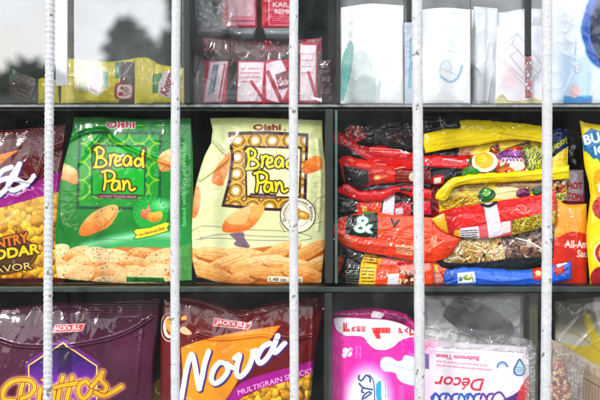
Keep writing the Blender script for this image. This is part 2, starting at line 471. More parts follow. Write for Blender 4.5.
sky.sun_elevation = math.radians(SUN_EL); sky.sun_rotation = math.radians(SUN_AZ)
tc = N('ShaderNodeTexCoord'); mp = N('ShaderNodeMapping'); mp.inputs['Scale'].default_value = (1, 1, 2.6)
mp.inputs['Location'].default_value = (.35, .2, .1)
L(tc.outputs['Generated'], mp.inputs[0])
cn = N('ShaderNodeTexNoise'); cn.inputs['Scale'].default_value = 2.6; cn.inputs['Detail'].default_value = 7; cn.inputs['Roughness'].default_value = .55
L(mp.outputs[0], cn.inputs['Vector'])
cr = N('ShaderNodeValToRGB'); cr.color_ramp.elements[0].position = .36; cr.color_ramp.elements[1].position = .52
L(cn.outputs['Fac'], cr.inputs[0])
mxc = N('ShaderNodeMixRGB'); mxc.inputs[2].default_value = (18.5, 19, 19.8, 1)      # bright overcast cloud
L(cr.outputs[0], mxc.inputs[0]); L(sky.outputs[0], mxc.inputs[1]); L(mxc.outputs[0], bg.inputs[0]); L(bg.outputs[0], wo.inputs[0])
sd = bpy.data.lights.new('sun', 'SUN'); sd.energy = 1.6; sd.angle = math.radians(9); sd.color = (1, .96, .9)
so = bpy.data.objects.new('sun', sd); COL.objects.link(so)
# the sun stands behind the photographer, high on the left
az, el = math.radians(-26), math.radians(SUN_EL)
sv = Vector((math.sin(az) * math.cos(el), -math.cos(az) * math.cos(el), math.sin(el)))
so.rotation_euler = sv.to_track_quat('Z', 'Y').to_euler(); so.location = sv * 5

# =================== ground and the trees across the street (seen in the glass) ===================
g = mesh_obj('ground', [(-200, -200, -.9), (200, -200, -.9), (200, 200, -.9), (-200, 200, -.9)], [(0, 1, 2, 3)],
             plain('paving', '#4c4a46', .85, 0, .3, 3, .3)); g['kind'] = 'structure'
def treeline():
    r = random.Random(3); vs = []; fs = []
    def top(x):
        # skyline height over the street, metres
        if x < -6.3: return 1.9 + .2 * math.sin(x * 2.7)
        if x < -4.7: return 1.3 + .2 * math.sin(x * 3)
        if x < -3.1: return 2.7 + .4 * math.sin(x * 4.3 + 1)
        if x < 1.0: return 7 + 1.2 * math.sin(x * 2.1)
        return 1.75 + .25 * math.sin(x * 1.9 + .6) if x < 5.6 else 3.2
    n = 0
    for _ in range(17000):
        x = r.uniform(-13, 13); t = top(x); z = r.uniform(-.9, t); y = -27 + r.uniform(-1.6, 1.6)
        if vn(np.array([x * .9]), np.array([z * .9]), 4)[0] > .86 and z > t * .6: continue
        s = r.uniform(.16, .42); a = r.uniform(0, 6.28); b = r.uniform(-1, 1)
        dx, dz = math.cos(a) * s, math.sin(a) * s
        o = len(vs)
        vs += [(x - dx, y - b * s, z - dz), (x + dz * .5, y + b * s * .3, z - dx * .5), (x + dx, y + b * s, z + dz), (x - dz * .5, y - b * s * .3, z + dx * .5)]
        fs.append((o, o + 1, o + 2, o + 3))
    for k in range(11):
        x = -12 + k * 2.3 + r.uniform(-.5, .5); h = max(.6, top(x) * .7); o = len(vs)
        for j in range(6):
            a = j * math.pi / 3; vs.append((x + .14 * math.cos(a), -27 + .14 * math.sin(a), -.9)); vs.append((x + .05 * math.cos(a), -27 + .05 * math.sin(a), h))
        for j in range(6): fs.append((o + 2 * j, o + 2 * ((j + 1) % 6), o + 2 * ((j + 1) % 6) + 1, o + 2 * j + 1))
    o = mesh_obj('trees_across_the_street', vs, fs, plain('leaves', '#2c4526', .7, 0, .5, 2))
    o['kind'] = 'stuff'; o['label'] = 'dark green trees over the street, seen as a blurred reflection in the glass'; o['category'] = 'trees'
treeline()

# =================== cabinet ===================
paint = plain('dark_green_paint', '#0f1b17', .55, 0, .35, 40, .15)
worn = plain('worn_shelf_edge', '#8a8f93', .5, .2, .35, 120, .5)
dim = plain('dark_board', '#1d2422', .7, 0, .4, 12, .2)
gray = plain('grey_board', '#71706a', .8, 0, .3, 10, .2)
palew = plain('pale_board', '#b9b5ab', .8, 0, .2, 10, .2)
cab = empty('display_cabinet', wp(300, 452, .1))
tag(cab, 'dark green glass-fronted display cabinet with two shelves full of packaged goods', 'display cabinet')
_o = cab.location.copy()
def cb(name, x0, y0, x1, y1, d0, d1, mat, bevel=0, front=None):
    """box whose face at d0 covers these columns and rows"""
    a = wp(x0, y0, d0); b = wp(x1, y1, d0)
    return box(name, (a.x - _o.x, d0 - _o.y, a.z - _o.z), (b.x - _o.x, d1 - _o.y, b.z - _o.z), mat, cab, bevel)
DB = .20
cb('back_panel', -110, -60, 328, 452, DB, DB + .01, dim)
cb('back_panel', 328, -60, 710, 452, DB, DB + .01, gray)  # light falling on this half is put into its grey colour
cb('top_panel', -112, -58, 712, -48, -.004, DB + .01, paint)
cb('bottom_shelf', -70, 430, 670, 444, -.004, DB - .002, paint)
# shelves: board, then the worn front lip
cb('shelf', -70, 105.5, 670, 110.5, .003, DB - .002, paint)
cb('shelf_edge', -70, 104.4, 670, 107.2, -.004, .0028, worn, .0008)
cb('shelf', -70, 287.6, 670, 291.5, .003, DB - .002, paint)
cb('shelf_edge', -70, 287, 670, 292.5, -.004, .0028, plain('green_steel_edge', '#26332f', .5, .0, .35, 70, .35), .001)
cb('side_panel', -76, -48, -70.4, 430, -.004, DB - .002, paint)
cb('side_panel', 670.4, -48, 676, 430, -.004, DB - .002, paint)
# uprights
cb('divider', 325.5, 109, 333.5, 283.4, -.003, DB - .003, paint, .001)
cb('divider', 324.5, 293, 332, 429.6, -.003, DB - .003, paint, .001)
cb('divider', 184, -47.5, 190, 103.8, -.0125, .07, paint, .001)
cb('divider', 336.5, -47.5, 339.3, 103.8, -.0125, -.0, paint, .001)
cb('divider', 406.5, -47.5, 413.5, 21, -.0125, -.0, paint, .001)
cb('divider', 525, -47.5, 531.5, 56, -.0125, -.009, paint, .001)
cb('divider', 67.5, -47.5, 74.5, 103.8, .042, .09, plain('brown_upright', '#4a3f2b', .7, 0, .5, 90, .3), .001)
cb('divider', 529.5, 293, 538, 429.6, .03, DB - .003, plain('olive_upright', '#3b3d2c', .7, 0, .3, 50), .001)
cb('divider', -6, -47.5, -1, 103.8, -.003, .05, paint)
# pale edge strips of the sliding panes
cb('pane_edge', 55.5, -47.5, 67.6, 86, -.002, .001, plain('milky_edge', '#d9dbe2', .35, 0, .08, 120, .2), .0006)
cb('pane_edge', 335, 110, 337.5, 283.3, -.0065, -.0045, plain('glass_edge', '#49625b', .2, 0, .2, 60), .0004)
up_l = glassy('upper_glass_left', .21, haze=.04, specks=95, bump=.02)  # haze paints some paleness over the mirrored trees
up_c = glassy('upper_glass', .045, haze=.02, specks=95, bump=.02)
up_r = glassy('upper_glass_right', .055, haze=.08, specks=95, bump=.02)  # stronger pale haze paints in part of the white reflection veil
low = glassy('lower_glass', .006, haze=.006, specks=85)
def pane(x0, y0, x1, y1, d, mat, label=None):
    o = cb('glass_pane', x0, y0, x1, y1, d, d + .0015, mat)
    if label: o['label'] = label
pane(-70, -47, 73, 103.8, -.0075, up_l, 'pane mirroring the bright sky')
pane(73.6, -47, 186, 103.8, -.0098, up_l)
pane(186.6, -47, 336, 103.8, -.0078, up_c)
pane(336.6, -47, 470, 103.8, -.0098, up_r)
pane(470.6, -47, 547, 103.8, -.0078, up_r)
pane(547.6, -47, 670, 103.8, -.0098, glassy('upper_glass_end', .03, haze=.03, specks=95, bump=.02))
pane(-70, 109, 328.8, 283.4, -.0078, low)
pane(329.4, 109, 670, 283.4, -.0098, low)
pane(-70, 293, 328, 429.6, -.0078, low)
pane(328.6, 293, 670, 429.6, -.0078, glassy('lower_glass_dusty', .008, haze=.02, specks=70))

# =================== white bars in front of the glass ===================
def bar_mat():
    m, nt, out = newmat('white_bar_paint'); N = nt.nodes.new; L = nt.links.new
    b = N('ShaderNodeBsdfPrincipled'); tc0 = N('ShaderNodeTexCoord'); oi = N('ShaderNodeObjectInfo')
    av = N('ShaderNodeVectorMath'); av.operation = 'MULTIPLY_ADD'; av.inputs[1].default_value = (7.3, 3.1, 5.7); L(oi.outputs['Location'], av.inputs[0]); L(tc0.outputs['Object'], av.inputs[2])
    class _T: outputs = {'Object': av.outputs[0]}
    tc = _T
    n = N('ShaderNodeTexNoise'); n.inputs['Scale'].default_value = 620; n.inputs['Detail'].default_value = 4; L(tc.outputs['Object'], n.inputs['Vector'])
    r = N('ShaderNodeValToRGB'); e = r.color_ramp.elements
    e[0].position = .33; e[0].color = (.39, .395, .41, 1); e[1].position = .5; e[1].color = (.48, .485, .495, 1)
    x = e.new(.75); x.color = (.5, .51, .53, 1)
    n2 = N('ShaderNodeTexNoise'); n2.inputs['Scale'].default_value = 45; n2.inputs['Detail'].default_value = 5; L(tc.outputs['Object'], n2.inputs['Vector'])
    mr = N('ShaderNodeMapRange'); mr.inputs['To Min'].default_value = .8; mr.inputs['To Max'].default_value = 1.15; L(n2.outputs['Fac'], mr.inputs['Value'])
    mm = N('ShaderNodeMixRGB'); mm.blend_type = 'MULTIPLY'; mm.inputs[0].default_value = 1
    L(n.outputs['Fac'], r.inputs[0]); L(r.outputs[0], mm.inputs[1]); L(mr.outputs[0], mm.inputs[2]); L(mm.outputs[0], b.inputs['Base Color'])
    v = N('ShaderNodeTexNoise'); v.inputs['Scale'].default_value = 130; v.inputs['Detail'].default_value = 3; L(tc.outputs['Object'], v.inputs['Vector'])
    vr = N('ShaderNodeValToRGB'); vr.color_ramp.elements[0].position = .66; vr.color_ramp.elements[1].position = .70; L(v.outputs['Fac'], vr.inputs[0])
    mc = N('ShaderNodeMixRGB'); mc.inputs[2].default_value = (.16, .13, .11, 1); L(vr.outputs[0], mc.inputs[0]); L(mm.outputs[0], mc.inputs[1]); L(mc.outputs[0], b.inputs['Base Color'])
    b.inputs['Roughness'].default_value = .45
    bu = N('ShaderNodeBump'); bu.inputs['Strength'].default_value = .3; bu.inputs['Distance'].default_value = .001
    L(n.outputs['Fac'], bu.inputs['Height']); L(bu.outputs[0], b.inputs['Normal'])
    L(b.outputs[0], out.inputs[0]); return m
bm_ = bar_mat()
def bar(xt, xb, r, label, ribs=0, seed=1):
    a = wp(xt, -55, -.055); b = wp(xb, 460, -.055); n = 1300; m = 20
    t = np.linspace(0, 1, n)[:, None]; th = (np.arange(m) / m * 2 * math.pi)[None]
    z = a.z + (b.z - a.z) * t; zmm = z * 1000
    rad = r + .25 * (fbm(zmm / 5 + 0 * th, th * 1.2 + 9, seed) - .5) * 2 + .12 * (vn(zmm * 1.3 + 0 * th, th * 3, seed + 4) - .5)
    if ribs: # ribbed reinforcing rod: slanted ribs on both faces and two long seams
        ph = (zmm / 5.2 + .35 * np.sin(th)) % 1
        rad = rad + ribs * np.exp(-((ph - .5) / .2) ** 2) * np.abs(np.cos(th)) ** .5 + .3 * np.exp(-((np.abs(np.sin(th)) - 1) / .12) ** 2)
    rad = rad * .001
    wob = .0006 * np.sin(t * 5 + seed)
    X = a.x + (b.x - a.x) * t + wob + rad * np.cos(th); Y = -.055 + rad * np.sin(th) + 0 * t; Z = z + 0 * th
    V = np.stack([X, Y, Z], -1).reshape(-1, 3)
    base = np.array([(a.x + b.x) / 2, -.055, b.z]); V -= base
    i = np.arange(n * m).reshape(n, m); j = np.roll(i, -1, 1)
    F = np.c_[i[:-1].ravel(), j[:-1].ravel(), j[1:].ravel(), i[1:].ravel()]
    fs = [tuple(f) for f in F.tolist()] + [tuple(i[0].tolist()), tuple(i[-1].tolist()[::-1])]
    o = mesh_obj('security_bar', V.tolist(), fs, bm_, smooth=True); o.location = base
    tag(o, label, 'bar', 'white painted bars in front of the glass')
bar(49.3, 48.3, 4.1, 'ribbed white bar of knobbly reinforcing rod, leftmost, crossing the purple snack bag', ribs=.5, seed=1)
bar(176, 175.2, 4.35, 'smooth white bar between the green bag and the cream bag', seed=2)
bar(294.2, 293.6, 4.3, 'smooth white bar crossing the right half of the cream bread snack bag', seed=3)
bar(417.4, 419.3, 5.0, 'mottled white bar between the red noodle packs and the yellow noodle packs', seed=4)
bar(547.6, 545.3, 4.9, 'speckled white bar in front of the sauce pouch, rightmost', seed=5)
# =================== middle shelf: snack bags ===================
MAROON = '#6d1218'
def speck(p, n, x0, y0, x1, y1, inside=None, seed=1, col='#3c3a20'):
    p.dots(n, x0, y0, x1, y1, .35, .75, col, inside, seed, op=.85)
def bread(p, pts, top='#f3cf9b', low='#e08a3a', seed=1, dark=None, n=14, speckcol='#4a4426'):
    a = np.array(pts, float); cx, cy = a.mean(0); y0, y1 = a[:, 1].min(), a[:, 1].max()
    t, l = cc(top), cc(low)
    def f(x, y):
        k = np.clip((y - y0) / (y1 - y0 + .1) * 1.5 - .45 + .7 * (fbm(x / 6, y / 4, seed) - .5), 0, 1)[:, None]
        c = t * (1 - k) + l * k
        return c * (.9 + .2 * fbm(x / 1.6, y / 1.3, seed + 5)[:, None])
    p.poly(pts, f, smooth=True, soft=.6)
    r = random.Random(seed); P = sm(pts, 6, True)
    for _ in range(n):
        x = r.uniform(a[:, 0].min() + 1.5, a[:, 0].max() - 1.5); y = r.uniform(y0 + 1.5, y1 - 2)
        if Pack._sd(np.array([x]), np.array([y]), P, np.roll(P, -1, 0))[0] < -1.2:
            p.ell(x, y, r.uniform(.35, .7), r.uniform(.3, .5), speckcol, op=.85)

z1 = zc(85, 115, 7.5); z2 = zc(85, 160, 7.5)
BREAD = dict(
 B=[z1((88, 262), (92, 320), (82, 388)), z1((72, 262), (100, 240), (140, 262), (135, 300), (100, 318), (140, 325), (165, 358), (140, 385), (72, 392))],
 r=[z1((190, 300), (196, 340), (190, 378)), z1((196, 325), (215, 298), (235, 300))],
 e=[z1((228, 350), (262, 340), (268, 312), (245, 310), (228, 345), (240, 378), (275, 372))],
 a=[z1((345, 318), (320, 305), (295, 335), (300, 372), (325, 376), (345, 340), (348, 318), (350, 375))],
 d=[z1((428, 345), (405, 325), (380, 345), (385, 378), (412, 378), (432, 345), (440, 265), (434, 320), (440, 388))],
 P=[z2((155, 100), (158, 160), (148, 222)), z2((132, 90), (180, 78), (225, 100), (220, 140), (180, 158), (162, 155))],
 a2=[z2((255, 160), (230, 155), (208, 185), (212, 220), (240, 222), (258, 190), (262, 158), (268, 218))],
 n=[z2((290, 155), (298, 190), (292, 222)), z2((296, 185), (320, 155), (338, 175), (342, 215), (360, 225), (380, 212))],
)
def breadpan(p, tf=lambda q: q, fill='#ffe22e', out='#5a2a12', w=2.5, ow=5.0):
    S = [tf(q) for v in BREAD.values() for q in v]
    for q in S: p.stroke(q, ow, out)
    for q in S: p.stroke(q, w, fill)

def green_bag():
    p = Pack('snack_bag', 'bright green bread snack bag with yellow lettering and a pile of speckled toast', 'snack bag', .03,
             top=[(73, 117), (100, 116.5), (150, 118.5), (190, 118)], bot=[(56, 279), (90, 282.5), (140, 284.5), (191, 281)],
             left=[(73, 117), (70.5, 135), (62, 166), (56, 205), (53.5, 240), (54, 268), (56, 279)],
             right=[(190, 118), (192.5, 160), (192, 230), (191, 281)], H=13, base='#078c32', res=2.5, seed=11, pw=.45)
    dk = cc('#067a34'); br = cc('#0cae38'); ba = cc('#068632')
    def base(x, y):
        k = np.clip(1.1 - np.hypot((x - 118) / 62, (y - 175) / 60), 0, 1)[:, None]
        return ba * (1 - k) + br * k
    p.rect(40, 100, 210, 300, base)
    p.rect(60, 114, 200, 124, '#07843a', soft=5, op=.7)
    # lattice border
    p.part('printed_frame')
    fr = [(79, 132), (161, 133), (160.5, 209), (77.5, 208)]
    p.poly(fr, '#07644a')
    p.poly([(81, 134), (159, 135), (158.6, 207), (79.5, 206)], '#0fa436')
    for gx in range(5):
        for gy in range(4):
            x = 80.5 + gx * 19.6; y = 134.5 + gy * 18.2
            p.ring(x, y, 9.6, 9.2, 1.7, '#a9cc2a', op=.85); p.ring(x + 9.8, y + 9.1, 3.2, 3, .8, '#0a7a3c', op=.6)
    for gx in range(5): p.stroke([(90 + gx * 19.6 - 9.8, 134), (90 + gx * 19.6 - 9.8, 206)], .5, '#0b8a44', op=.6)
    for gy in range(4): p.stroke([(80, 134.5 + gy * 18.2), (159, 134.5 + gy * 18.2)], .5, '#0b8a44', op=.6)
    p.rect(52, 125, 78.6, 215, base, soft=.4); p.rect(161.4, 125, 195, 215, base, soft=.4); p.rect(60, 126, 195, 131.5, base, soft=.4); p.rect(60, 209.5, 195, 214, base, soft=.4)
    p.stroke(fr + [fr[0]], 1.8, '#065c44', smooth=False)
    p.poly([(91.5, 144.5), (147, 145.5), (146, 196), (91.5, 195.5)], '#066a48')
    p.poly([(93.3, 146.3), (145.2, 147.2), (144.4, 194.6), (93.3, 194)], '#10b83a')
    p.endpart()
    # pieces of toast at the sides
    bread(p, [(53, 162), (62, 163), (76, 170), (77, 184), (66, 181), (54, 176)], n=9, seed=4)
    bread(p, [(158, 160), (163, 152), (174, 148), (182, 150), (182, 164), (170, 170), (161, 171)], n=8, seed=5)
    # light sweep
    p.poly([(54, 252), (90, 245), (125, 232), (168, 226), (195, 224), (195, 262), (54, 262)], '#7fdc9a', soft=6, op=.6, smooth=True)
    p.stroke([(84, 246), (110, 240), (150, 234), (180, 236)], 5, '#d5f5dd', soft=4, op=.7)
    for q in ([(60, 232), (90, 238), (130, 240)], [(110, 226), (136, 222), (150, 236)], [(60, 222), (80, 226)]): p.stroke(q, .5, '#0a7d3c', op=.6)
    # pile of bread
    p.poly([(40, 252), (54, 248), (80, 252), (120, 247), (150, 247), (200, 250), (200, 300), (40, 300)], '#d98a44', smooth=False, soft=1)
    def slices(rows, tops, lows, n, w0, h0, seed, xr, sp):
        r = random.Random(seed)
        for y in rows:
            x = xr[0] + r.uniform(-6, 4)
            while x < xr[1]:
                w = w0 * r.uniform(.8, 1.25); h = h0 * r.uniform(.8, 1.2); a = math.radians(r.choice((-24, -14, 8, 16, 28)) + r.uniform(-6, 6)); ca, sa = math.cos(a), math.sin(a); yy = y + r.uniform(-2, 2)
                q = [(-w * .5, h * r.uniform(.1, .35)), (-w * .45, -h * .15), (-w * .2, -h * .5), (w * .2, -h * .55), (w * .5, -h * .3), (w * .52, h * .05), (w * .3, h * .4), (-w * .15, h * .5)]
                P = [(x + u * ca + v * sa, yy - u * sa + v * ca) for u, v in q]
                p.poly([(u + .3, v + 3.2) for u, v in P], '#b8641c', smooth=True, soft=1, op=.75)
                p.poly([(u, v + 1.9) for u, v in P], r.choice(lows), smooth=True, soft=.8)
                bread(p, P, top=r.choice(tops), low=r.choice(lows) if r.random() < .35 else r.choice(tops), seed=int(x * 3 + y), n=n, speckcol=sp)
                x += w * .72
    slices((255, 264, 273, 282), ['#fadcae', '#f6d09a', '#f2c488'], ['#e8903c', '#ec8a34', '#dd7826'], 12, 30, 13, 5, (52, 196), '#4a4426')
    p.part('printed_toast')
    bread(p, [(79.5, 234), (81, 226), (88, 217), (98, 209.5), (112, 204.5), (118.5, 206), (118, 214), (110, 226), (98, 232), (86, 236)], top='#f0bf7c', low='#e07a1c', seed=9, n=26)
    p.stroke([(80.5, 234), (90, 232), (102, 227), (112, 219), (118, 210)], 1.6, '#e5861f', op=.9)
    p.endpart()
    # round onion badge and ribbon
    p.part('printed_badge')
    p.ell(151, 213, 18, 17.5, '#1fb44a'); p.ring(151, 213, 18, 17.5, .7, '#0a7d3c'); 
    p.ell(163, 205, 9, 5, '#a6e6b3', soft=4, op=.8)
    for k in range(13):
        a = math.radians(200 - k * 17); p.stroke([(151 + 14.6 * math.cos(a), 213 - 14.6 * math.sin(a)), (151 + 16.4 * math.cos(a + .05), 213 - 16.4 * math.sin(a + .05))], .7, '#0a6a30', op=.8)
    bread(p, [(141, 213), (143, 209), (147, 209), (149, 204), (151, 209), (152, 216), (148, 219), (143, 218)], top='#f1a07a', low='#d9623f', n=0, seed=3)
    bread(p, [(147, 217), (151, 213), (160, 211), (163, 214), (161, 220), (152, 222)], top='#f7c15d', low='#e08a24', n=3, seed=6)
    p.stroke([(149.5, 204), (150.5, 201), (151.5, 203)], .9, '#4c8a2a')
    rb = [(134, 231.5), (137, 229), (150, 227.6), (166, 222), (170, 223.5), (167, 227.5), (168.5, 230.5), (154, 235), (140, 238), (134.5, 238.5), (137.5, 234.5)]
    p.poly(rb, '#0b6a2d', grow=.7); p.poly(rb, '#f6e43c')
    def wr(px, py): return 139.5 + px, 236 - px * .23 + (px / 27) ** 2 * -1.2 - py
    p.text('no-flavored bits', 0, 0, 25, 3, '#7a3b16', warp=wr, shear=.2)
    p.endpart()
    # banner
    p.poly([(99, 193.6), (138.5, 194.4), (138.2, 198.8), (98.6, 198)], '#6f2742')
    p.text('SAVOURY TOASTED BREAD', 100.2, 197.3, 36.6, 2.4, '#f3d9d9', rot=-1, soft=.4)
    p.part('logo', 'yellow rounded hand lettering with brown outline'); breadpan(p); p.endpart()
    # maker's mark
    p.part('brand_mark', 'small red wordmark edged in white')
    tw = dict(x=106.5, y=127.6, w=27.5, h=6.6)
    p.text('Oishi', **tw, col='#f6e9ea', grow=1.2); p.text('Oishi', **tw, col='#b0182c', grow=.35)
    p.ell(112.5, 124.6, 1.4, .9, '#f6e9ea')
    p.endpart()
    p.rect(100, 117, 145, 121, '#067a34', soft=.8)
    # weight
    p.poly([(126, 277), (163, 278.4), (164.5, 283), (125.5, 282.4)], '#16883a'); p.text('1.48 oz. (42g)', 130, 281.6, 29, 3, '#0b3c1c', rot=-1)
    # side text
    p.rect(179, 120, 200, 290, '#0a8f3a', soft=3, op=.65)
    p.text('baked with bits of crouton', 185.6, 226, 84, 4.2, '#b9efc2', rot=90, op=.9)
    # relief
    p.crinkle(.6, 30, 70, 1.6); p.crumple(.55, 17, 60, 2.2, 3); p.crumple(.22, 7, 20, 2, 5); p.gather(1.5, .08, .07)
    p.ridge([(69, 140), (80, 134), (92, 131), (104, 131), (114, 140), (128, 148), (150, 157), (176, 167)], 1.9, 2.8)
    p.ridge([(104, 131), (98, 140), (88, 150)], 2.4, 2.2)
    p.ridge([(72, 128), (66, 150), (60, 176), (57, 200)], 1.8, 2)
    p.ridge([(60, 262), (66, 240), (60, 215)], 2, 1.0)
    p.ridge([(176, 120), (177, 200), (175, 283)], 2.2, 1.5)
    p.sealcrimp(.0, .035, 1.5, .3)
    p.finish()
green_bag()

def cream_bag():
    p = Pack('snack_bag', 'pale cream-green bread snack bag with brown lattice frame and orange croissants', 'snack bag', .032,
             top=[(209.5, 118), (240, 117), (290, 118.5), (322.5, 120)], bot=[(196, 278), (225, 284), (270, 286), (321, 283)],
             left=[(209.5, 118), (212, 138), (203, 158), (194, 190), (189, 225), (190, 255), (196, 278)],
             right=[(322.5, 120), (324, 150), (329, 188), (327, 215), (325, 250), (321, 283)], H=14, base='#dfe5b4', res=2.5, seed=23, pw=.45)
    p.rect(180, 110, 335, 135, '#d3dc9c', soft=8, op=.8)
    p.rect(180, 240, 335, 300, '#e6ecc2', soft=10, op=.8)
    # frame of the window pattern
    p.part('printed_frame')
    out = [(228, 132), (267, 131), (308.5, 133.5), (306, 212), (262, 210), (221.5, 206.5), (228, 182), (231, 158)]
    p.poly(out, '#4a1c22')
    inn = [(231, 135), (267, 134), (305.6, 136.5), (303, 209), (262, 207.2), (225, 203.8), (231.2, 182), (234.2, 158)]
    def tile(x, y):
        u = (x - 238 + .04 * (y - 140)) / 17.2; v = (y - 140.5) / 16.6
        fu = u - np.round(u); fv = v - np.round(v)
        r = np.hypot(fu, fv); r2 = np.hypot(np.abs(fu) - .5, np.abs(fv) - .5)
        c = np.tile(cc('#c8a02c'), (len(x), 1))
        def mx(m, col):
            m = np.clip(m, 0, 1)[:, None]; return c * (1 - m) + cc(col) * m
        c = mx((.22 - r) / .04, '#f6f2d4'); c = mx((.03 - np.abs(np.abs(fu) - np.abs(fv))) / .03 * (r > .36), '#7a4c16')
        c = mx((.045 - np.abs(r - .36)) / .03, '#8a5a18'); c = mx((.035 - np.abs(r - .47)) / .03, '#e6c65a')
        c = mx((.2 - r2) / .05, '#8f6a1e'); c = mx((.10 - r2) / .04, '#d9b84a')
        return c
    p.poly(inn, tile)
    p.poly([(244.6, 145.6), (302, 147), (300.5, 198.5), (246, 197)], '#5a2a22'); p.poly([(246.6, 147.6), (300, 149), (298.5, 196.5), (247.6, 195.2)], '#e9efbe')
    p.endpart()
    bread(p, [(212, 182), (214, 172), (222, 160), (230, 152), (230, 166), (225, 180), (222, 186)], top='#f0b070', low='#e8863c', n=0, seed=2)
    bread(p, [(191, 196), (195, 186), (200, 190), (200, 205), (195, 218), (190, 214)], top='#eeb27a', low='#dd8842', n=0, seed=3)
    bread(p, [(303, 172), (305, 162), (314, 156), (321, 158), (322, 168), (314, 172), (308, 174)], top='#f0a050', low='#dd6d1e', n=0, seed=4)
    # thin drawn plate, steam and flourishes
    G = '#8a7f86'
    for q in ([(190, 232), (205, 226), (240, 229), (285, 231), (310, 236), (305, 240), (260, 240), (215, 238), (196, 240)], [(200, 238), (225, 234), (262, 236), (300, 237)],
              [(315, 205), (318, 218), (312, 224), (322, 222)], [(285, 232), (280, 222), (288, 216)], [(325, 196), (316, 200), (310, 212)]): p.stroke(q, .7, G, op=.85)
    for k in range(7):
        p.ring(316 + (k % 2) * 3, 180 + k * 5, 4.5, 3.8, .35, '#a9a87a', op=.7)
    p.poly([(230, 234), (243, 232), (245, 238), (250, 247), (240, 247), (234, 244), (236, 240)], '#79617a', op=.85, smooth=True)
    p.stroke([(243, 244), (251, 251)], .7, '#4f4350')
    # pile
    p.poly([(180, 256), (205, 248), (240, 250), (270, 246), (335, 250), (335, 300), (180, 300)], '#cf7c2c', soft=1.2)
    r = random.Random(12)
    for y, w0 in ((254, 46), (265, 50), (276, 50)):
        x = 186 + r.uniform(0, 8)
        while x < 335:
            w = w0 * r.uniform(.85, 1.15); h = 15 * r.uniform(.85, 1.1); a = math.radians(r.choice((-18, -9, 12, 22)) + r.uniform(-4, 4)); ca, sa = math.cos(a), math.sin(a); yy = y + r.uniform(-2, 2)
            q = [(-w * .52, h * .1), (-w * .4, -h * .3), (-w * .05, -h * .5), (w * .35, -h * .42), (w * .55, -h * .05), (w * .4, h * .35), (0, h * .5), (-w * .4, h * .4)]
            P = [(x + u * ca + v * sa, yy - u * sa + v * ca) for u, v in q]
            p.poly([(u, v + 2.6) for u, v in P], '#a85a14', smooth=True, soft=1, op=.7)
            bread(p, P, top=r.choice(['#f8cf92', '#f3c07c', '#f9d8a4']), low=r.choice(['#e08c30', '#e59a40', '#d87c24']), seed=int(x), n=0)
            for o in (-.12, .12): p.stroke([(x + u * ca + v * sa, yy - u * sa + v * ca) for u, v in [(-w * .4, h * (.12 + o)), (0, h * o), (w * .4, h * (.02 + o))]], .9, '#c46c1c', op=.35)
            x += w * .62
    p.part('printed_toast')
    bread(p, [(223, 231), (226, 219), (240, 209), (256, 204.5), (264.5, 206), (262, 215), (251, 228), (238, 232)], top='#f3b469', low='#e2731f', n=0, seed=17)
    p.poly([(226, 218), (240, 209), (250, 206), (246, 222), (232, 224)], '#f7cf9c', op=.65, smooth=True)
    p.endpart()
    p.part('printed_badge')
    p.ell(298, 215, 18, 18, '#5b4a35'); p.ell(298, 215, 17, 17, '#f3f2dd'); p.ring(298, 215, 11.4, 11.4, .4, '#9a8a66')
    def wr(px, py):
        a = math.radians(205 - px / 56 * 232); r = 12.6 + py
        return 298 + r * np.cos(a) , 215 - r * np.sin(a)
    wr2 = lambda px, py: (298 + (12.7 + py) * np.cos(np.radians(205 - px / 56 * 232)), 215 - (12.7 + py) * np.sin(np.radians(205 - px / 56 * 232)))
    p.text('Buttered toast flavor', 0, 0, 56, 3.3, '#4b3a22', warp=wr2, soft=.4)
    for (x, y, rr, a) in ((295, 218, 6, 20), (303, 215, 6.5, -20), (297, 212, 4, 60)): p.ell(x, y, rr, rr * .62, '#8a5a12', rot=a); p.ell(x, y, rr - .7, rr * .62 - .7, '#e3a92c', rot=a); p.ell(x - 1, y - 1, rr * .4, rr * .2, '#f6df94', rot=a)
    p.endpart()
    p.poly([(250.5, 193), (276.5, 194), (276.2, 198.6), (250, 197.6)], '#4a2228'); p.text('TOASTED BREAD', 251.5, 197, 24, 2.3, '#eadfc8', rot=-2, soft=.4)
    def tf(q):
        return [((x - 93) * .985 + 244.5 + (y - 146) * .02, (y - 146) * 1.0 + 147.5) for x, y in q]
    p.part('logo', 'yellow rounded hand lettering with dark outline on cream'); breadpan(p, tf, fill='#f4e32a', out='#3c2a12', w=2.6, ow=5.2); p.endpart()
    p.part('brand_mark', 'small dark red wordmark')
    p.text('Oishi', 253.5, 129.8, 27, 5.4, '#8c1420', grow=.45); p.text('®', 284, 131, 2, 2, '#8c1420')
    p.ell(257.6, 127, 1.3, 1, '#d3dc9c'); p.endpart()
    p.poly([(268, 276.2), (303, 277.4), (302.6, 283.4), (267, 282)], '#efe9d6'); p.text('1.48 oz. (42g)', 269.5, 281.2, 31, 3.4, '#2a2018', rot=-2)
    p.crinkle(.6, 34, 60, 1.5); p.crumple(.6, 18, 40, 2.2, 13); p.crumple(.2, 7, -20, 2, 15); p.gather(1.4, .08, .06)
    p.ridge([(211, 139), (222, 150), (228, 158), (214, 170), (200, 180)], 1.6, 2.4)
    p.ridge([(228, 148), (250, 140), (270, 150), (300, 146), (322, 150)], 1.4, .9, sharp=True)
    p.ridge([(240, 175), (246, 205), (252, 222)], 1.8, 1.2, sharp=True)
    p.ridge([(194, 262), (204, 250), (200, 230)], 2, 1.1)
    p.ridge([(318, 140), (321, 180), (318, 230)], 2, 1.2)
    p.sealcrimp(0, .04, 1.5, .3)
    p.finish()
cream_bag()

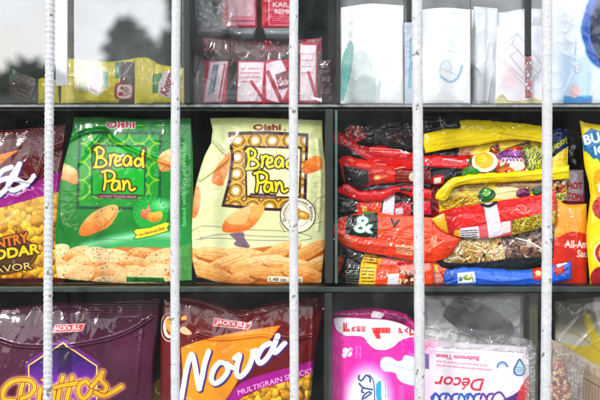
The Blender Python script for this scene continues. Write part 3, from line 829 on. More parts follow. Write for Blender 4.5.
def nova_logo(p, tf, sh=(1.2, 1.0), w=5.3):
    z = zc(170, 315, 4.615)
    S = [z((52, 385), (62, 330), (80, 235), (102, 180), (118, 235), (128, 300), (136, 338)), z((136, 338), (150, 280), (162, 220), (180, 165)),
         z((262, 222), (232, 215), (205, 245), (192, 290), (208, 312), (240, 295), (268, 255), (262, 222), (290, 238)),
         z((300, 195), (322, 182), (312, 225), (308, 262), (325, 280), (360, 245), (380, 195), (385, 165)), z((385, 165), (398, 160)),
         z((462, 128), (430, 145), (405, 190), (415, 218), (445, 198), (475, 150), (497, 95)), z((497, 95), (478, 150), (488, 170), (530, 128))]
    S = [tf(q) for q in S]
    for q in S: p.stroke([(x + sh[0], y + sh[1]) for x, y in q], w + 1.2, '#54307c')
    for q in S: p.stroke(q, w, '#e6ecf4')
    for q in S: p.stroke([(x - .5, y - .7) for x, y in q], w * .45, '#f7fafc', soft=1, op=.8)

def chips(p, pts, seed=3):
    p.poly(pts, '#8a5a0c', soft=.8)
    a = np.array(pts, float); A = np.ptp(a[:, 0]) * np.ptp(a[:, 1])
    p.pieces(pts, ['#c98d12', '#e0ae1c', '#b57c10', '#d69c18', '#edc23c', '#f0c94e'], int(A / 16), 5.5, seed, shade='#4a2a04', asp=.65, corners=5)

def jj(p, q, col='#c4161f'):
    """maker's slanted badge; q = four corners, top-left first"""
    (ax, ay), (bx, by), (cx, cy), (dx, dy) = q
    p.part('brand_mark', 'small slanted red badge edged in white')
    p.poly(q, '#f0e4e4', grow=.5); p.poly(q, col, grow=-.3)
    ang = math.degrees(math.atan2(dy - cy, cx - dx)); L = math.hypot(cx - dx, cy - dy)
    p.text("JACK'n JILL", dx + L * .06, dy - abs(dy - ay) * .24, L * .88, abs(dy - ay) * .56, '#fbeeee', rot=ang, shear=.15, grow=.22, soft=.4)
    p.endpart()

def left_nova():
    p = Pack('snack_bag', 'maroon snack bag with yellow and orange cheddar lettering at the left edge', 'snack bag', .036,
             top=[(-70, 131), (-20, 131.5), (20, 129), (64, 124)], bot=[(-68, 281), (-20, 284), (30, 285), (62, 283)],
             left=[(-70, 131), (-68, 281)], right=[(64, 124), (61, 170), (60, 230), (62, 283)], H=13, base=MAROON, res=2.3, seed=31)
    p.rect(-80, 110, 80, 160, '#5c1a22', soft=12, op=.6)
    p.poly([(-60, 175), (-20, 160), (19.5, 149.5), (8, 158), (-12, 176), (-40, 260)], '#f08a12')
    chips(p, [(-70, 208), (-10, 203), (20, 200), (62, 186), (66, 280), (-70, 281)], 5)
    p.poly([(-20, 205), (10, 200), (45, 192), (66, 190), (60, 215), (20, 225), (-20, 226)], '#e9c789', smooth=True, op=.55, soft=2)
    p.poly([(-70, 210), (-20, 200), (20, 188), (62, 171), (63, 190), (40, 197), (0, 208), (-40, 218), (-70, 222)], '#a0148c', smooth=False)
    p.text('MULTIGRAIN SNACKS', -44, 212.5, 82, 5.2, '#f3dff0', rot=16.5)
    p.part('logo', 'end of a slanted white lettering')
    S = [[(12, 167), (2, 172), (-8, 190), (-4, 197), (6, 190), (16, 175), (20, 164)], [(20, 164), (10, 182), (14, 190), (30, 182), (34, 176)], [(-20, 175), (-24, 195), (-14, 200), (-2, 180)], [(-4, 182), (12, 178), (28, 184)]]
    for q in S: p.stroke([(x + 1, y + 1) for x, y in q], 6.5, '#54307c')
    for q in S: p.stroke(q, 5, '#e6ecf4')
    p.endpart()
    p.part('printed_badge', 'brown oval with orange and yellow words')
    p.ell(4, 256, 34, 19, '#5b3b08', rot=8); p.ell(4, 256, 32, 17.5, '#a97c16', rot=8); p.ell(4, 256, 31, 16.5, '#6b470c', rot=8)
    for g, c in ((1.4, '#2c1a06'), (.55, '#f08a24')): p.text('COUNTRY', -29, 254, 59, 9.5, c, rot=12, grow=g, shear=.1)
    for g, c in ((1.6, '#2c1a06'), (.7, '#f2d51e')): p.text('CHEDDAR', -34, 264.5, 74, 9.5, c, rot=9, grow=g, shear=.1)
    for g, c in ((1.2, '#2c1a06'), (.2, '#e9d489')): p.text('FLAVOR', -18, 275, 50, 7, c, rot=7, grow=g)
    p.endpart()
    p.rect(-80, 278.6, 80, 290, '#5a1018', soft=1)
    p.crinkle(.7, 26, 40, 1.5); p.crumple(.6, 15, 40, 2, 23); p.crumple(.2, 7, -20, 2, 25); p.gather(1.6, .1, .07)
    p.ridge([(62, 145), (48, 152), (42, 165), (34, 181), (20, 180), (10, 186)], 1.9, 3)
    p.ridge([(34, 181), (20, 196), (0, 192)], 2.2, 1.4, sharp=True)
    for k in range(33): p.ell(-60 + k * 3.1, 132.5 - max(0, (k - 12)) * .19 - .6, .55, .5, '#d9c9c9', op=.8)
    p.sealcrimp(0, .06, 1.5, .2)
    p.finish()
left_nova()
# =================== bottom shelf ===================
def right_nova():
    p = Pack('snack_bag', 'maroon and orange snack bag with large slanted white lettering and a magenta band', 'snack bag', .04,
             top=[(162, 300), (180, 296.5), (200, 299), (222, 306), (243, 312.5), (262, 306), (290, 300), (326, 298.5)], bot=[(160, 428), (200, 430), (260, 430), (308, 427)],
             left=[(162, 300), (159.5, 340), (160, 428)], right=[(326, 298.5), (321, 325), (315, 360), (311, 400), (308, 427)], H=15, base='#780f1a', res=2.5, seed=41)
    p.rect(150, 290, 335, 318, '#5e1119', soft=6, op=.6)
    chips(p, [(222, 440), (240, 398), (262, 388), (318, 366), (320, 440)], 9)
    p.part('printed_swoosh', 'orange pointed panel')
    def og(x, y):
        k = np.clip((y - 330) / 60, 0, 1)[:, None]; return cc('#f59b17') * (1 - k) + cc('#f6a81e') * k
    p.poly(sm([(181, 347.5), (198, 341), (225, 334), (255, 329), (281, 325)], 5).tolist() + [(281, 325), (266, 344), (250, 362), (238, 380), (226, 400), (214, 432), (180, 432), (184, 395)], og)
    p.endpart()
    p.part('printed_band', 'magenta ribbon of small capitals')
    bt = sm([(214, 420), (224, 402), (240, 383), (262, 374), (290, 367), (320, 360)], 5).tolist(); bb = sm([(320, 372), (296, 379), (268, 386), (248, 393), (238, 402), (228, 425)], 5).tolist()
    p.poly(bt + bb, '#b3119c')
    def wr(px, py):
        return 238.5 + px * .955 - py * .12, 394.5 - px * .335 + px * px * .0009 - py
    p.text('MULTIGRAIN SNACKS', 0, 0, 78, 5.2, '#f7e6f4', warp=wr, grow=.05)
    p.endpart()
    p.part('logo', 'big slanted white brush lettering with purple shadow'); nova_logo(p, lambda q: q); p.endpart()
    jj(p, [(214.6, 318.6), (251.5, 324), (248, 329), (213.6, 325.6)])
    p.part('printed_badge', 'small round badge of a corn chip')
    p.ell(168.5, 328, 9, 14.5, '#efe7dd'); p.ell(168.5, 328, 8, 13.2, '#5c1216'); p.ell(168.5, 328, 6.4, 11, '#e9dfd0'); p.ell(169.5, 327, 4, 8.5, '#8c4a12'); p.ell(168.5, 326, 3, 7, '#efad2a', rot=15)
    p.text('CORN', 162.5, 317.5, 10, 2.3, '#5c1216', rot=20)
    p.endpart()
    p.poly([(180.5, 317.5), (186, 315.5), (187, 319.5), (181, 321)], '#f2b31c'); p.poly([(180, 329), (185, 327), (192, 333), (188, 335), (181, 333)], '#efc9a0', smooth=True)
    p.crinkle(.6, 26, 80, 1.5); p.crumple(.7, 16, 50, 2.2, 33); p.crumple(.2, 7, -20, 2, 35); p.gather(2.0, .10, .07, bot=False)
    p.ridge([(198, 335), (212, 338.5), (236, 338), (262, 335), (286, 339), (312, 337)], 1.5, 2.4)
    p.ridge([(180, 298), (200, 301), (222, 308.5), (240, 314), (262, 308.5), (300, 302)], 1.3, 2)
    p.ridge([(258, 320), (275, 308), (300, 304)], 1.6, 1.2, sharp=True)
    p.ridge([(313, 308), (312, 350), (308, 400)], 2, 1.4)
    p.sealcrimp(0, .06, 1.6, .3, x0=262); 
    p.finish()
right_nova()

def purple_bag():
    p = Pack('snack_bag', 'dark purple snack bag with a violet hexagon and glowing yellow script', 'snack bag', .036,
             top=[(-60, 312), (-20, 311), (10, 309), (50, 303.5), (90, 304), (125, 301.5), (158.5, 300)], bot=[(-58, 428), (0, 430), (80, 430), (152, 428)],
             left=[(-60, 312), (-58, 428)], right=[(158.5, 300), (156, 330), (152, 370), (152, 428)], H=15, base='#520a38', res=2.5, seed=51)
    p.rect(-80, 325, 170, 440, '#5e1044', soft=14, op=.8)
    p.ell(128, 350, 22, 16, '#7a2a66', soft=9, op=.35)
    p.part('printed_hexagon', 'violet hexagon outlined in purple and yellow')
    h0 = [(64, 337), (101, 362.5), (100, 420), (64, 446), (27, 420), (26.4, 361.5)]
    sh = lambda k: [(64 + (x - 64) * k, 392 + (y - 392) * k) for x, y in h0]
    p.poly(h0, '#7b2a94', soft=.6); p.poly(sh(.93), '#43106a')
    p.stroke(sh(.905) + [sh(.905)[0]], 1.6, '#f5b548', smooth=False); p.stroke(sh(.905) + [sh(.905)[0]], .7, '#fff0b0', smooth=False)
    def hx(x, y):
        k = np.clip((y - 348) / 34, 0, 1)[:, None] ** 1.4
        c = cc('#3a0c66') * (1 - k) + cc('#9038c0') * k
        s = (np.abs(x - 66) < 7)[:, None] * .25
        return c * (1 - s)
    p.poly(sh(.87), hx)
    p.endpart()
    z = zc(0, 335, 4.615)
    S = [z((112, 212), (100, 260), (88, 320), (80, 350)), z((72, 300), (20, 292), (22, 250), (55, 215), (100, 202), (148, 208), (165, 240), (140, 275), (102, 290)),
         z((192, 245), (184, 290), (188, 320), (205, 300)), z((250, 245), (225, 250), (208, 285), (215, 310), (240, 300), (255, 250), (250, 300), (262, 305)),
         z((295, 190), (282, 240), (270, 300), (285, 312)), z((338, 190), (325, 240), (312, 295), (330, 305)), z((258, 238), (310, 226), (372, 216)),
         z((400, 208), (372, 225), (365, 265), (385, 290), (412, 275), (425, 240), (400, 208)),
         z((425, 235), (450, 205), (475, 168), (468, 205), (492, 235), (480, 262), (440, 262)), z((440, 262), (480, 280), (520, 262), (560, 238))]
    p.part('logo', 'yellow neon-like script with glow')
    for q in S: p.stroke(q, 8.5, '#ffe58a', soft=2.6, op=.6)
    for q in S: p.stroke(q, 6.2, '#ffe9a0', soft=1.)
    for q in S:
        p.stroke(q, 5.2, '#9c2c08'); p.stroke(q, 3.7, '#ffd43a'); p.stroke(q, .6, '#e8881c', soft=.4, op=.7)
    p.ell(43.5, 379, 2.6, 2.2, '#b0380c'); p.ell(43.5, 379, 1.6, 1.3, '#ffc91e')
    p.endpart()
    jj(p, [(56, 324.8), (84.6, 324), (82, 330.4), (52.5, 332)])
    p.crinkle(.6, 28, 60, 1.5); p.crumple(.7, 17, 70, 2.2, 43); p.crumple(.2, 7, -20, 2, 45); p.gather(1.6, .09, .06, bot=False)
    p.ridge([(-20, 336), (0, 340.5), (20, 345.5), (50, 346.5), (72, 345.5), (100, 341), (122, 335), (142, 325), (154, 316)], 1.6, 3)
    p.ridge([(143, 322), (140, 350), (136, 392)], 2, 1.3)
    p.sealcrimp(.0, .12, 2.6, .45, x0=90)
    p.sealcrimp(.0, .04, 1.2, .3, x1=80)
    for k in range(60): p.ell(-50 + k * 3.4, np.interp(-50 + k * 3.4, [-60, 10, 50, 90, 158], [312.5, 309.5, 304, 304.4, 300.8]) + .4, .5, .4, '#b9a3b4', op=.7)
    p.finish()
purple_bag()
# a yellow bag standing behind, seen in the gap between the two
p = Pack('snack_bag', 'yellow snack bag, only a corner showing in the gap beside the purple bag', 'snack bag', .075,
         top=[(148, 392), (153, 384), (158, 380), (170, 380)], bot=[(140, 430), (176, 430)], H=4, base='#cfae18', res=1.5, seed=8)
p.crinkle(.8, 9, 20); p.finish()

def pad_pack():
    p = Pack('sanitary_pad_pack', 'hot pink sanitary pad pack with a white banner and red lettering turned sideways', 'pad pack', .03,
             top=[(332, 320), (342, 317.6), (358, 317.6), (375, 318.6), (395, 322), (409, 328), (417, 334)], bot=[(331, 430), (417, 430)],
             left=[(332, 320), (330.5, 350), (331, 430)], right=[(417, 334), (418, 380), (417, 430)], H=9, base='#f010b4', res=2.6, seed=61, pw=.35, rough=.35)
    bz = zc(325, 295, 3.81)
    ban = sm(bz((36, 92), (60, 88), (160, 92), (240, 98), (310, 116), (350, 130), (360, 158), (330, 162), (290, 172), (262, 195), (230, 208), (190, 204), (165, 185), (145, 160), (110, 155), (80, 155), (50, 140), (38, 120)), 5, True).tolist()
    p.part('printed_banner', 'white wavy banner with red letters turned on their side')
    p.poly(ban, '#b00a86', grow=.8); p.poly(ban, '#f4eef3')
    def side(t, cx, cy, w, h, col, g=.2): p.text(t, cx + h / 2, cy + w / 2, w, h, col, rot=90, grow=g)   # letter lying on its back
    side('F', 346.4, 327.4, 8, 5.6, '#d8232a', .5)
    for k, ch in enumerate('REE'): side(ch, 353.4 + k * 4.9, 328.6, 5, 3.4, '#c4243c', .25)
    p.poly([(371.6, 327.6), (390.4, 327.8), (390.2, 333.2), (379.5, 333), (380.6, 338.4), (376.6, 338.6), (373, 332.6)], '#e2231c')
    side('P', 400.6, 330.6, 4.8, 4, '#c4243c', .25); side('A', 406.4, 331, 5, 4, '#c4243c', .25); side('D', 412.8, 331.5, 8, 6, '#d8232a', .5)
    p.endpart()
    # oval window
    def ov(x, y):
        r = np.hypot((x - 368) / 25, (y - 400) / 36); k = np.clip((1.15 - r) / .45, 0, 1)[:, None] ** .8
        return cc('#f41cb8') * (1 - k) + cc('#f6f0f6') * k
    p.ell(368, 400, 30, 42, ov, soft=1)
    p.part('logo', 'dark blue script running upward')
    for q, w in ([[(359, 375), (358.5, 378), (361, 380), (364, 377), (366, 374.5), (369.5, 377), (370, 381)], 1.6], [[(369, 374), (372.5, 379), (374, 387), (374.5, 402)], .9],
                 [[(359, 383), (363, 387), (372, 389)], 1.6], [[(363, 387), (361.5, 391), (363.5, 392)], 1.5], [[(364, 398), (368, 395), (371, 392.5), (368, 391.5), (363, 396), (363, 402), (371, 405), (375, 400)], 1.5],
                 [[(364, 410), (372, 410), (375, 416)], 1.5], [[(364, 418), (376, 418)], 1.5]): p.stroke(q, w, '#1c3e8c')
    p.endpart()
    p.poly([(376, 384), (380, 380), (381, 384), (381, 396), (383, 404), (379, 404), (376, 396)], '#27b4d8', smooth=True); p.fine(384, 397, 14, 2.4, 1, '#3d86a8', rot=90); p.fine(387, 397, 12, 2, 1, '#3d86a8', rot=90)
    # pad picture
    pad = sm([(380.5, 361), (384, 357), (391, 357.5), (397, 361), (402, 360), (405, 355.5), (412, 357), (418, 362), (419, 384), (405, 383), (398, 378), (396, 373), (391, 371), (385, 370.5), (381, 367)], 5, True).tolist()
    p.part('printed_pad', 'pale winged pad'); p.poly(pad, '#b9b4da', grow=.7); p.poly(pad, '#dfe6f3')
    p.stroke([(384, 362), (392, 364), (404, 368), (414, 370)], .7, '#c2cde6', op=.9); p.endpart()
    p.rect(398, 384, 404, 440, '#c9a9c8', soft=1.5, op=.5)
    # cotton flowers
    for x, y, r_ in ((345.5, 350.5, 3.4), (349, 353.5, 3.2), (344.5, 355, 3), (350.5, 349, 2.2)): p.ell(x, y, r_, r_ * .9, '#f0e4ee')
    p.stroke([(346, 357), (349, 352), (352, 348)], .7, '#8b6a7c')
    p.text('Cottony', 357.4, 357.5, 12, 2.4, '#fbdcf0', rot=90); p.text('softness', 361, 357.5, 12, 2.4, '#fbdcf0', rot=90)
    p.text('240 mm', 413.5, 366, 12, 2.4, '#fbdcf0', rot=90)
    p.crinkle(.6, 28, 80, 1.6); p.crinkle(.2, 9, 10)
    p.gather(1.0, .06, .08, bot=False)
    r = p.finish()
    # folded top of the wrapper, leaning back
    q = Pack('top_fold', None, None, .04, top=[(332, 315), (340, 311), (352, 310.5), (372, 308.5), (390, 310), (406, 314.5), (414, 322)],
             bot=[(332.5, 321), (342, 318.6), (358, 318.6), (375, 319.6), (395, 323), (409, 329), (417, 335)], H=5, base='#c40f88', res=2.6, seed=62, pw=.4, back=4)
    q.poly([(330, 318), (350, 313), (372, 308), (378, 313), (340, 317)], '#7d1358', soft=2, op=.6); q.poly([(388, 312), (410, 318), (404, 324), (386, 318)], '#4f1240', soft=2, op=.55)
    q.fine(384, 314, 18, 3, 1, '#d9b7cf', rot=-14)
    q.fine(344, 318, 14, 3, 1, '#d9b7cf', rot=4)
    q.crinkle(1.6, 14, 60, 2); q.gather(1.6, .4, .12)
    o = q.finish(); _adopt(o, r)
    q = Pack('tape_tab', None, None, .032, top=[(373, 311), (380, 312)], bot=[(375, 321), (377.5, 322.5)], left=[(373, 311), (371, 317), (375, 321)], right=[(380, 312), (384.5, 315), (377.5, 322.5)], H=2, base='#dcd7dc', res=3, back=2, seed=63)
    q.crinkle(.8, 4, 20); _adopt(q.finish(), r)
def _adopt(o, r):
    """make a finished single mesh a part of thing r"""
    for k in ('label', 'category', 'group'):
        if k in o: del o[k]
    m = o.location.copy(); o.parent = r; o.location = m - r.location
pad_pack()

def tissue_pack():
    p = Pack('toilet_tissue_pack', 'white bathroom tissue pack standing upside down in crumpled clear wrap', 'tissue pack', .03,
             top=[(425, 340), (450, 342), (480, 345), (505, 346), (527, 348)], bot=[(420, 430), (528, 430)],
             left=[(425, 340), (421, 380), (420, 430)], right=[(527, 348), (530, 360), (530, 400), (528, 430)], H=9, base='#ece4ea', res=2.6, seed=71, pw=.3, rough=.38)
    p.ell(422, 346, 12, 10, '#f07ab4', soft=8, op=.75); p.rect(415, 350, 432, 420, '#eab9d6', soft=9, op=.6)
    p.rect(425, 354, 429, 369, '#5a4a8c', soft=.8, op=.8)
    C1 = '#c9326e'
    p.text('Bathroom Tissue', 478.5, 356.4, 42.5, 4.0, C1, rot=180 - 3.2, grow=.15)
    p.text('two ply sheets super soft and strong for the family', 487, 364.6, 51, 2.0, C1, rot=180 - 5, soft=.4, op=.75)
    p.text('gentle premium bathroom tissue tender, pure and white', 491, 368.9, 55, 2.0, C1, rot=180 - 5, soft=.4, op=.75)
    p.part('logo', 'upside-down red italic word and blue script below it')
    p.text('Décor', 483.5, 378.4, 47, 12, '#d21f4c', rot=180 - 3.5, shear=.25, grow=.25)
    def wv(q, w, c): p.stroke(q, w, c)
    for k, ox in enumerate((0, 13, 22, 35, 47)):
        x = 492 - ox
        S = [[(x, 393), (x - 4, 394), (x - 6, 399), (x - 2, 404), (x - 3, 410)], [(x - 6, 397), (x - 10, 393), (x - 12, 398)]]
        for q in S: wv(q, 2.2, ['#6b2b9c', '#2a4fb8', '#1f6fc4', '#2a4fb8', '#1f5fc0'][k])
    wv([(506, 400), (500, 392), (494, 394), (490, 402)], 2, '#6b2b9c'); wv([(442, 402), (436, 394), (431, 398), (440, 404), (452, 398)], 1.6, '#2a4fb8')
    p.endpart()
    p.poly(sm([(529, 376), (531, 388), (528, 402), (520, 412), (504, 414), (512, 400), (520, 388)], 5, True).tolist(), '#d4183c')
    p.poly(sm([(503, 399), (512, 395), (518, 392), (514, 404), (505, 412), (500, 406)], 5, True).tolist(), '#5a1f86')
    p.part('printed_badge', 'blue water drop mark')
    p.poly(sm([(519.5, 358.5), (515.5, 364), (512.8, 369.5), (514.4, 374.2), (519, 376), (523.8, 374.4), (525.8, 369), (523, 363)], 5, True).tolist(), '#2b6a9c')
    p.poly(sm([(519.4, 360.6), (516.8, 365), (514.4, 369.6), (515.8, 373.4), (519, 374.8), (522.6, 373.4), (524.2, 369), (522, 364)], 5, True).tolist(), '#bcd3e2')
    p.fine(515.4, 366.4, 8, 6, 3, '#2b6a9c'); p.endpart()
    p.stroke(arc(502, 367, 5, 5, 10, 175), 1.8, '#2f74b8'); p.stroke(arc(502, 367, 3, 3, 20, 160), .8, '#8cb8d8'); p.ring(502.6, 368.6, 6, 6.4, .35, '#b8c4d4')
    p.crinkle(.8, 24, 70, 1.6); p.crinkle(.25, 8, 10)
    for q in ([(432, 350), (470, 352), (524, 356)], [(526, 350), (524, 380), (527, 420)]): p.ridge(q, 1.4, 1.0, sharp=True)
    r = p.finish()
    # loose clear wrap gathered on top
    q = Pack('clear_wrap', None, None, .028, top=[(420, 331), (440, 328), (458, 334), (478, 337), (500, 334), (522, 338), (533, 342)],
             bot=[(420, 349), (450, 349), (490, 351), (532, 355)], H=7, base='#ffffff', res=2.6, seed=72, pw=.4, back=6, mat=clear_wrap)
    q.crinkle(2.2, 9, 75, 2.4); q.crinkle(1.0, 4, -20, 2.5, seed=9); q.gather(2, .5, .15)
    _adopt(q.finish(), r)
    q = Pack('clear_wrap', None, None, .022, top=[(523, 346), (531, 343), (536, 347)], bot=[(525, 430), (535, 430)], H=3, base='#ffffff', res=2.2, seed=73, back=3, mat=clear_wrap)
    q.crinkle(2, 7, 10, 1.5); q.crinkle(1, 3, -30, 1.5, seed=3); _adopt(q.finish(), r)
clear_wrap = glassy('clear_wrap_film', .09, haze=.16, rough=.12, hazecol=(.8, .8, .83))
clear_thin = glassy('thin_clear_film', .05, haze=.03, rough=.07)
tissue_pack()

def dark_tray():
    # blurred dark moulded tray lying behind the tissue pack
    vs = []; fs = []; n = 48; m = 14
    c = wp(473, 314, .06)
    for j in range(m):
        t = j / (m - 1); k = [1, 1.02, 1.03, 1.02, 1, .96, .9, .82, .8, .79, .78, .76, .5, .0][j]; z = [0, .004, .01, .018, .025, .029, .031, .032, .028, .022, .018, .016, .015, .015][j]
        for i in range(n):
            a = i / n * 2 * math.pi; e = 2.2
            x = .040 * k * abs(math.cos(a)) ** (2 / e) * (1 if math.cos(a) > 0 else -1); y = .012 * k * abs(math.sin(a)) ** (2 / e) * (1 if math.sin(a) > 0 else -1)
            vs.append((x, y, z))
    for j in range(m - 1):
        for i in range(n): fs.append((j * n + i, j * n + (i + 1) % n, (j + 1) * n + (i + 1) % n, (j + 1) * n + i))
    fs.append(tuple(range(n))[::-1])
    o = mesh_obj('food_tray', vs, fs, plain('black_plastic', '#0c0e10', .3, 0, .3, 60, .1), smooth=True); o.location = (c.x, .06, wp(0, 330, .06).z); o.scale = (.92, 1, .85)
    o.rotation_euler = (.5, math.radians(27), .15)
    tag(o, 'shiny black plastic tray lying out of focus behind the white tissue pack', 'tray')
    q = Pack('plastic_bag', 'milky grey plastic bag behind the white tissue pack, under the shelf', 'plastic bag', .085, top=[(424, 296), (470, 297), (524, 296)], bot=[(424, 350), (524, 352)], H=6, base='#eceeee', res=1.6, seed=75)
    q.crinkle(4, 14, 40, 2); q.crinkle(2, 6, -10, 2); q.finish()
    q = Pack('clear_bag', 'thin cloudy film hanging between the black tray and the white tissue pack', 'plastic bag', .038, top=[(424, 296), (470, 295), (524, 296)], bot=[(424, 340), (524, 344)], H=4, base='#ffffff', res=1.4, seed=76, mat=glassy('cloudy_film', .03, haze=.1, rough=.2))
    q.crinkle(1.2, 20, 60, 2); q.finish()
dark_tray()

def right_box():
    p = Pack('carton', 'tan ribbed carton with dark grid lines, at the bottom right corner', 'carton', .05,
             top=[(549, 338), (575, 352), (600, 367), (640, 392)], bot=[(549, 430), (640, 430)], left=[(549, 338), (549, 430)], right=[(640, 392), (640, 430)], H=2, base='#b9ab98', res=2.4, seed=81, pw=.2, back=30, smooth=False, rough=.6)
    p.rect(545, 330, 645, 440, lambda x, y: cc('#b4a693') * (.9 + .2 * fbm(x / 5, y / 5, 3)[:, None]))
    for k in range(24):
        x = 552 + k * 3.6; y0 = 340 + (x - 549) * .58
        p.stroke([(x, y0 + 12), (x, 430)], .5, '#6d5d4c', smooth=False, op=.6)
    for k in range(14):
        x = 552 + k * 6; y0 = 340 + (x - 549) * .58
        p.stroke([(x, y0 + 2), (x + 1, y0 + 8)], .6, '#5e4e3e', smooth=False, op=.7)
    for dy in (9, 11.5, 28, 44): p.stroke([(549, 340 + dy), (640, 340 + dy + 53)], .8, '#5e4e3e', smooth=False, op=.8)
    p.part('printed_panel', 'dark ruled corner panel'); p.poly([(578, 386), (580, 366), (600, 378), (640, 400), (640, 430), (577, 430)], '#a38f7a', op=.9)
    p.stroke([(577, 430), (579, 382), (583, 366)], 1.3, '#4d4034', smooth=False); p.stroke([(580, 376), (612, 394), (640, 410)], .8, '#4d4034', smooth=False)
    for k in range(14): p.stroke([(583 + k * 3, 380 + k * 1.9), (583 + k * 3, 430)], .45, '#5e4e3e', smooth=False, op=.8)
    p.endpart(); p.crinkle(.3, 30, 20); p.finish()
    q = Pack('food_pouch', 'soft plastic pouch with a yellow and white print, leaning in the bottom right compartment', 'pouch', .09,
             top=[(556, 302), (590, 298), (640, 296)], bot=[(556, 430), (640, 430)], H=8, base='#c2c0b6', res=1.8, seed=82, rough=.35)
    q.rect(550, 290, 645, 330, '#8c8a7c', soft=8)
    q.poly([(584, 313), (590, 316), (602, 340), (640, 352), (640, 376), (560, 348), (590, 345), (586, 330)], '#d2bd22', smooth=True, soft=2.5)
    q.poly([(594, 300), (604, 298), (640, 320), (640, 350), (610, 346), (598, 325)], '#e6ded6', smooth=True, soft=2)
    q.stroke([(566, 330), (580, 336), (600, 352)], 1.6, '#b88f3c', soft=1.5, op=.6)
    q.crinkle(1.2, 16, 50, 1.6); q.finish()
    q = Pack('snack_sachet', 'orange speckled sachet in crumpled clear plastic between the tissue pack and the carton', 'sachet', .035,
             top=[(553, 366), (558, 360), (565, 362)], bot=[(549, 430), (572, 430)], left=[(553, 366), (548, 395), (549, 430)], right=[(565, 362), (572, 395), (572, 430)], H=5, base='#c98a4a', res=2.4, seed=83)
    q.food([(545, 355), (575, 355), (575, 430), (545, 430)], ['#e07a2c', '#f0b060', '#b04a18', '#e8c88a', '#8c2c18'], 3.2, 4, edge='#5a3018'); q.crinkle(1.2, 8, 30)
    r = q.finish()
    q = Pack('clear_bag', 'crumpled clear plastic bag with sparkling folds beside the orange speckled sachet', 'plastic bag', .02,
             top=[(553, 352), (560, 346), (572, 350), (586, 362)], bot=[(549, 430), (590, 430)], left=[(553, 352), (550, 390), (549, 430)], right=[(586, 362), (584, 395), (590, 430)], H=9, base='#ffffff', res=2.3, seed=84, mat=clear_wrap)
    q.crinkle(5, 12, 70, 2.); q.crinkle(3, 5, -30, 2., seed=3); q.finish()
right_box()
# =================== middle shelf, right: stacked noodle packs, pouches ===================
GR = 'red and black noodle packs piled in the middle compartment'
GY = 'yellow and red noodle packs piled on the middle shelf'
def lying(name, label, d, top, bot, base, H=8, group=None, cat='noodle pack', seed=1, left=None, right=None, cr=1.1, sc=13, ang=10, pw=.33, res=2.5, **k):
    p = Pack(name, label, cat, d, top=top, bot=bot, left=left, right=right, H=H * .9, base=base, res=res, group=group, seed=seed, back=35, jit=.9, pw=pw, rough=.26, **k)
    p.crinkle(cr * .6, sc, ang, 1.8); p.crumple(cr * 1.3, sc * .75, ang, 2.0, seed); p.crumple(cr * .85, sc * .36, ang + 35, 1.8, seed + 3)
    return p
def mesh_net(p, x0, y0, x1, y1, col='#c9c9cf', step=3.2, slope=.8, op=.7, w=.45):
    x = x0
    while x < x1 + (y1 - y0):
        p.stroke([(x, y0), (x - (y1 - y0) * slope, y1)], w, col, smooth=False, op=op, soft=.4); x += step

# -- red / black stack, back to front
p = lying('noodle_pack', 'black noodle pack with outlined capital letters arching over the top of the red pile', .075,
          [(352, 128), (366, 119), (385, 115.5), (405, 115.5), (432, 118)], [(345, 150), (380, 154), (432, 158)], '#0f0d10', H=8, group=GR, seed=101, cr=.7)
p.part('logo', 'capital letters in grey and red outline')
for t, x, y, w, h, c in (('N', 375, 143, 12.5, 10.5, '#9c9ca4'), ('S', 391, 141.5, 11, 9.5, '#b01c28'), ('C', 409, 138, 9, 9, '#b01c28')):
    p.text(t, x, y, w, h, c, rot=-4, grow=.5); p.text(t, x, y, w, h, '#0f0d10', rot=-4, grow=-.25)
p.endpart(); p.finish()
p = lying('snack_sachet', 'small crumpled red and white sachet tucked on top of the red pile', .055, [(345, 129), (352, 124), (363, 127)], [(346, 138), (356, 142), (367, 138)], '#c23a34', H=4, cat='sachet', seed=102, cr=1.6, sc=5)
p.food([(344, 122), (368, 122), (368, 142), (344, 142)], ['#d03a30', '#e8867a', '#8a1c1c', '#f0d6ce', '#b02a24'], 2.4, 3); p.finish()
p = lying('noodle_pack', 'red noodle pack with a pale bowl drawing, right below the black arching one', .05,
          [(330, 138), (337, 132.5), (350, 137), (362, 146), (385, 147), (432, 157)], [(330, 146), (345, 155), (358, 162), (390, 168), (432, 172)], '#d4161c', H=8, group=GR, seed=103)
p.poly([(330, 141), (345, 146), (360, 156), (372, 163), (340, 163)], '#17141a', soft=.8); mesh_net(p, 334, 145, 362, 162, '#6d7680')
p.poly([(357, 140), (362, 148), (371, 140), (366, 136)], '#1b1517'); p.stroke([(357, 139), (362, 147.5), (368, 142), (371, 138)], .9, '#e6d6d2', smooth=False)
p.fine(370, 147, 34, 5, 2, '#f0cfc6', rot=-3, th=1.1); p.fine(366, 152, 60, 4, 1, '#8a0e14', rot=-7, th=.8)
p.ell(406, 150, 6.5, 3.8, '#e9e4e0', rot=-10); p.ell(404, 150, 1.3, 1.2, '#1b1517'); p.ell(409, 151, 1.5, 1.2, '#1b1517'); p.ell(397, 148, 2, 1.5, '#c8c6c6')
p.ridge([(362, 150), (385, 155), (430, 163)], 1.4, 1.2, sharp=True); p.finish()
p = lying('noodle_pack', 'glossy orange-red noodle pack with a dark netted corner and a small gold emblem', .042,
          [(338, 160), (345, 155.5), (356, 158), (372, 162), (395, 166), (432, 170)], [(345, 186), (356, 189), (380, 184), (405, 183), (432, 184)], '#e2321c', H=9, group=GR, seed=104)
p.poly([(343, 166), (368, 170), (369, 184), (358, 190), (346, 187)], '#191518'); mesh_net(p, 346, 166, 372, 189, '#8f8f96', 2.6, .6); mesh_net(p, 346, 166, 360, 188, '#8f8f96', 2.6, -.6, op=.4)
